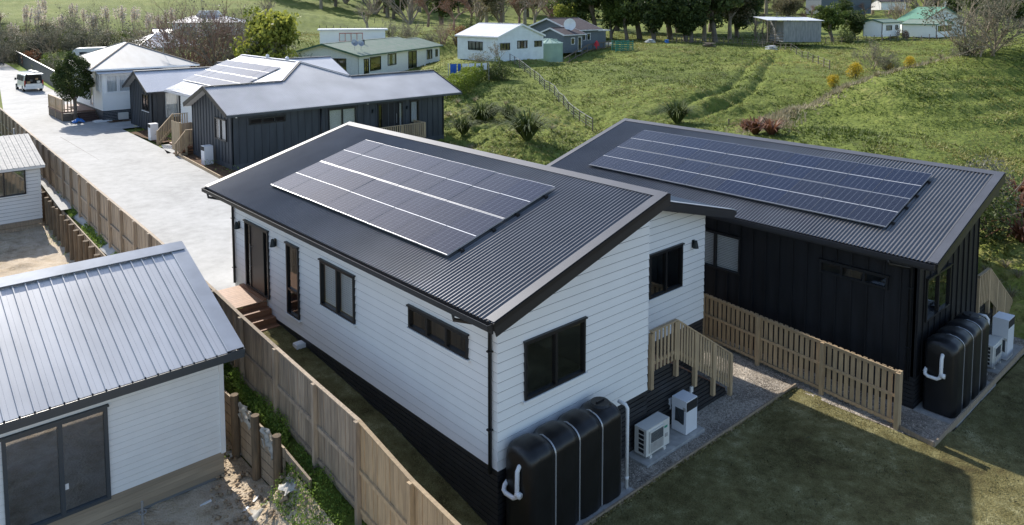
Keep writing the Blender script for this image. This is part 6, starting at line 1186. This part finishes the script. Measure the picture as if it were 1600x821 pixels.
for i, (u, v, D, k_, s_) in enumerate(((735, 75, 100, 'dshrub', 1.2), (712, 62, 118, 'rshrub', 1.7), (690, 62, 118, 'twig', 1.3), (735, 52, 125, 'dshrub', 1.5), (648, 55, 120, 'twigg', 1.1), (670, 57, 118, 'gshrub', 1.2), (610, 58, 118, 'twigg', 1.2), (590, 62, 112, 'dshrub', 1.0), (630, 60, 112, 'dshrub', 1.0), (768, 102, 80, 'dshrub', 1.2), (785, 103, 79, 'dshrub', 1.0), (752, 100, 84, 'gshrub', 1.1), (1212, 62, 122, 'gshrub', 1.3), (1186, 60, 120, 'twigg', 1.4), (1320, 54, 122, 'dshrub', 1.1), (1330, 56, 120, 'dshrub', .9), (1400, 55, 128, 'rshrub', 1.2), (1410, 57, 126, 'rshrub', .9))):
    P_(k_, u, v, D, s_, dict(dshrub='dark green shrub', rshrub='red-brown shrub', twig='leafless red shrub', twigg='thin grey shrub', gshrub='grey-green shrub')[k_]+' among the shrubs round the distant houses', 'shrub', G3)
# clipped hedge beside the green roofed house
def hedge():
    p, q = at_d(694, 118, 68), at_d(748, 112, 80); n = 9000; t_ = RNG.random(n); c = p+(q-p)*t_[:, None]; d = (q-p); L_ = math.hypot(d[0], d[1]); s_ = np.array([d[1], -d[0], 0])/L_; w_ = RNG.uniform(-1, 1, n); hgt = RNG.random(n); f = RNG.integers(0, 3, n)
    w_ = np.where(f == 0, np.sign(w_), w_); hgt = np.where(f == 1, 1., hgt); P = c+s_*(w_*.75)[:, None]; P[:, 2] = ground(P[:, 0], P[:, 1])+hgt*(1.6+.15*np.sin(t_*20))+RNG.normal(0, .05, n); P += RNG.normal(0, .05, P.shape)
    root = empty('hedge', tuple(p), 0, 'clipped dark green hedge beside the green roofed house', 'hedge'); o = leafcloud(P, RNG.uniform(.06, .11, n), .3+.5*(w_*0+hgt)+RNG.normal(0, .15, n), 'foliage', 'l_hedge', root); o.location = tuple(-p); b = B()
    for i in range(12): c = p+(q-p)*(i+.5)/12; z = gz2(c[0], c[1]); b.tube([(c[0], c[1], z-.1), (c[0], c[1], z+1.3)], .04, 4)
    b.build('stem', 'bark', root, world=True)
hedge()
# ------------------------------------------------------------------ field fences
def post_fence(pts, label, n, h=1.1, wires=4, m='wood', rails=False, r=.06, strand='wire'):
    P = [at_d(*p) for p in pts]; t = empty('field_fence', (P[0][0], P[0][1], gz2(P[0][0], P[0][1])), 0, label, 'fence'); seg = []
    tot = [0]; [tot.append(tot[-1]+float(np.linalg.norm((b_-a_)[:2]))) for a_, b_ in zip(P, P[1:])]; Q = []
    for i in range(n): s_ = tot[-1]*i/(n-1); j = min(len(P)-2, max(k_ for k_ in range(len(tot)) if tot[k_] <= s_+1e-6)); f = (s_-tot[j])/(tot[j+1]-tot[j]); c = P[j]+(P[j+1]-P[j])*f; Q.append((c[0], c[1], gz2(c[0], c[1])))
    for q in Q: b = B(); b.tube([(q[0], q[1], q[2]-.3), (q[0]+random.uniform(-.03, .03), q[1], q[2]+h)], r, 6); b.build('post', m, t, world=True)
    for k_ in range(wires):
        z = h*(.25+.7*k_/max(1, wires-1)); b = B()
        for a_, c_ in zip(Q, Q[1:]):
            if rails: b.bar((a_[0], a_[1], a_[2]+z), (c_[0], c_[1], c_[2]+z), .05, .14)
            elif k_ == wires-1 and r < .055: b.bar((a_[0], a_[1], a_[2]+z), (c_[0], c_[1], c_[2]+z), .04, .04)
            else: b.bar((a_[0], a_[1], a_[2]+z), (c_[0], c_[1], c_[2]+z), .014, .014)
        b.build('rail' if rails else 'wire', m if rails else strand, t, world=True)
post_fence([(797, 101, 88), (830, 128, 80), (862, 158, 72), (900, 190, 62), (926, 206, 57)], 'wire fence with low posts running down the bank from the cottage to the gully', 17, .95, 4, r=.05)
post_fence([(796, 99, 90), (838, 90, 96)], 'dark timber rail fence between the cottage and the green tank', 6, 1.0, 3, rails=True)
post_fence([(880, 92, 99), (915, 84, 106), (958, 70, 116)], 'timber post fence along the drive in front of the blue-grey house', 10, 1.1, 2, rails=True, r=.07)
post_fence([(1050, 66, 122), (1160, 66, 122)], 'thin wire fence under the row of dark trees', 16, 1.1, 4); post_fence([(1160, 70, 118), (1215, 78, 110), (1262, 96, 96), (1296, 115, 86)], 'wire fence running down the slope below the iron shed', 14, 1.0, 3)
post_fence([(1290, 62, 120), (1400, 60, 122), (1500, 60, 124)], 'wire fence in front of the white cabin and annexe', 18, 1.0, 4); post_fence([(500, 62, 150), (640, 56, 150)], 'low wire fence across the pasture behind the green roof', 14, 1.1, 3); post_fence([(1515, 45, 160), (1610, 42, 160)], 'timber stockyard rails at the top right', 12, 1.8, 4, rails=True, r=.1)
post_fence([(560, 38, 175), (700, 36, 175)], 'farther wire fence on the pasture', 12, 1.2, 3)
for u, v, D, l in ((1139, 178, 58, 'single dark post standing in the gully pasture'), (1190, 182, 57, 'single post near the foot of the hill')): P = at_d(u, v, D); b = B(); z = gz2(P[0], P[1]); b.tube([(P[0], P[1], z-.3), (P[0], P[1], z+1.0)], .06, 6); tag(b.build('lone_post', 'wood'), l, 'post')
# green frame, washing, bits near the houses
t = empty('green_pen', tuple(at_d(962, 76, 106)), math.radians(-30), 'low green-painted slatted pen by the blue-grey house', 'pen'); z0 = gz2(t.location.x, t.location.y)-t.location.z
for y_ in (0, 1.6):
    for z in (.2, .5, .8, 1.1, 1.4): b = B(); b.box((0, y_, z0+z), (2.6, y_+.05, z0+z+.12)); b.build('slat', 'greenfr', t)
    for x in (0, .85, 1.7, 2.5): b = B(); b.box((x, y_-.05, z0), (x+.1, y_+.1, z0+1.6)); b.build('post', 'greenfr', t)
P = at_d(718, 100, 78); z = gz2(P[0], P[1]); t = empty('washing_line', (P[0], P[1], z), math.radians(-20), 'washing line hung with blue and white clothes beside the green roofed house', 'washing line')
for x in (-1.2, 3.2): b = B(); b.tube([(x, 0, -.2), (x, 0, 2.0)], .04, 6); b.build('post', 'steel', t)
b = B(); b.bar((-1.2, 0, 1.95), (3.2, 0, 1.95), .02, .02); b.build('line', 'wire', t)
for i, (x, w_, hh, m_, l) in enumerate(((-1.0, .7, 1.1, 'bluec', 'blue cloth, leftmost on the washing line'), (-.2, .35, .9, 'bluec', 'narrow blue cloth, second on the washing line'), (.3, .6, .9, 'whitec', 'white cloth, first white one on the washing line'), (1.0, .6, .8, 'whitec', 'white cloth in the middle of the washing line'), (1.8, .5, .9, 'whitec', 'white cloth, right of the middle of the washing line'), (2.5, .5, .7, 'whitec', 'white cloth, last on the washing line'))):
    a0 = t.matrix_basis @ Vector((x, 0, 1.94)); a1 = t.matrix_basis @ Vector((x+w_, 0, 1.94)); b = B(); n = 8; vs = []
    c_, s_ = math.cos(math.radians(-20)), math.sin(math.radians(-20))
    for k_ in range(n+1): f = k_/n; lx_, wy = x+w_*f, .05*math.sin(k_*1.7); vs += [(P[0]+lx_*c_-wy*s_, P[1]+lx_*s_+wy*c_, z+1.94-hh), (P[0]+lx_*c_-wy*.3*s_, P[1]+lx_*s_+wy*.3*c_, z+1.94)]
    b.add(vs, [(2*k_, 2*k_+1, 2*k_+3, 2*k_+2) for k_ in range(n)]); tag(b.build('hanging_cloth', m_), l, 'laundry', 'laundry on the line')
P = at_d(932, 70, 108); z = gz2(P[0], P[1]); b = B(); rr = random.Random(8); vs = [(P[0]+a*.22, P[1]+c*.2, z+(1.6-.25*(a*a+c*c)**.8)*1.0+rr.uniform(-.1, .1)) for c in range(-2, 3) for a in range(-2, 3)]; b.add(vs, [(j*5+i, j*5+i+1, (j+1)*5+i+1, (j+1)*5+i) for j in range(4) for i in range(4)]); tag(b.build('red_cover', 'redc'), 'red cloth cover beside the blue-grey house wall', 'cover')
for u, v, D, s_, m_, l in ((1016, 66, 118, 1.3, 'roofwhite', 'pale sheet of junk on the grass under the dark trees'), (1042, 64, 119, .7, 'blue', 'small blue drum under the dark trees'), (950, 58, 120, 1.6, 'vanw', 'whitish vehicle-sized heap at the right end of the blue-grey house'), (1205, 82, 106, 1.4, 'roofwhite', 'pale metal sheets lying on the slope left of the shed'), (1108, 75, 112, 1.6, 'wood', 'pile of old timber lying on the paddock')):
    P = at_d(u, v, D); z = gz2(P[0], P[1]); t = B()
    for k_ in range(5): a = random.uniform(0, 3); t.bar((P[0]-s_*.6*math.cos(a), P[1]-s_*.6*math.sin(a), z+.12+.12*k_), (P[0]+s_*.6*math.cos(a), P[1]+s_*.6*math.sin(a), z+.2+.1*k_), s_*.5, .07)
    tag(t.build('scrap_pile', m_), l, 'scrap')
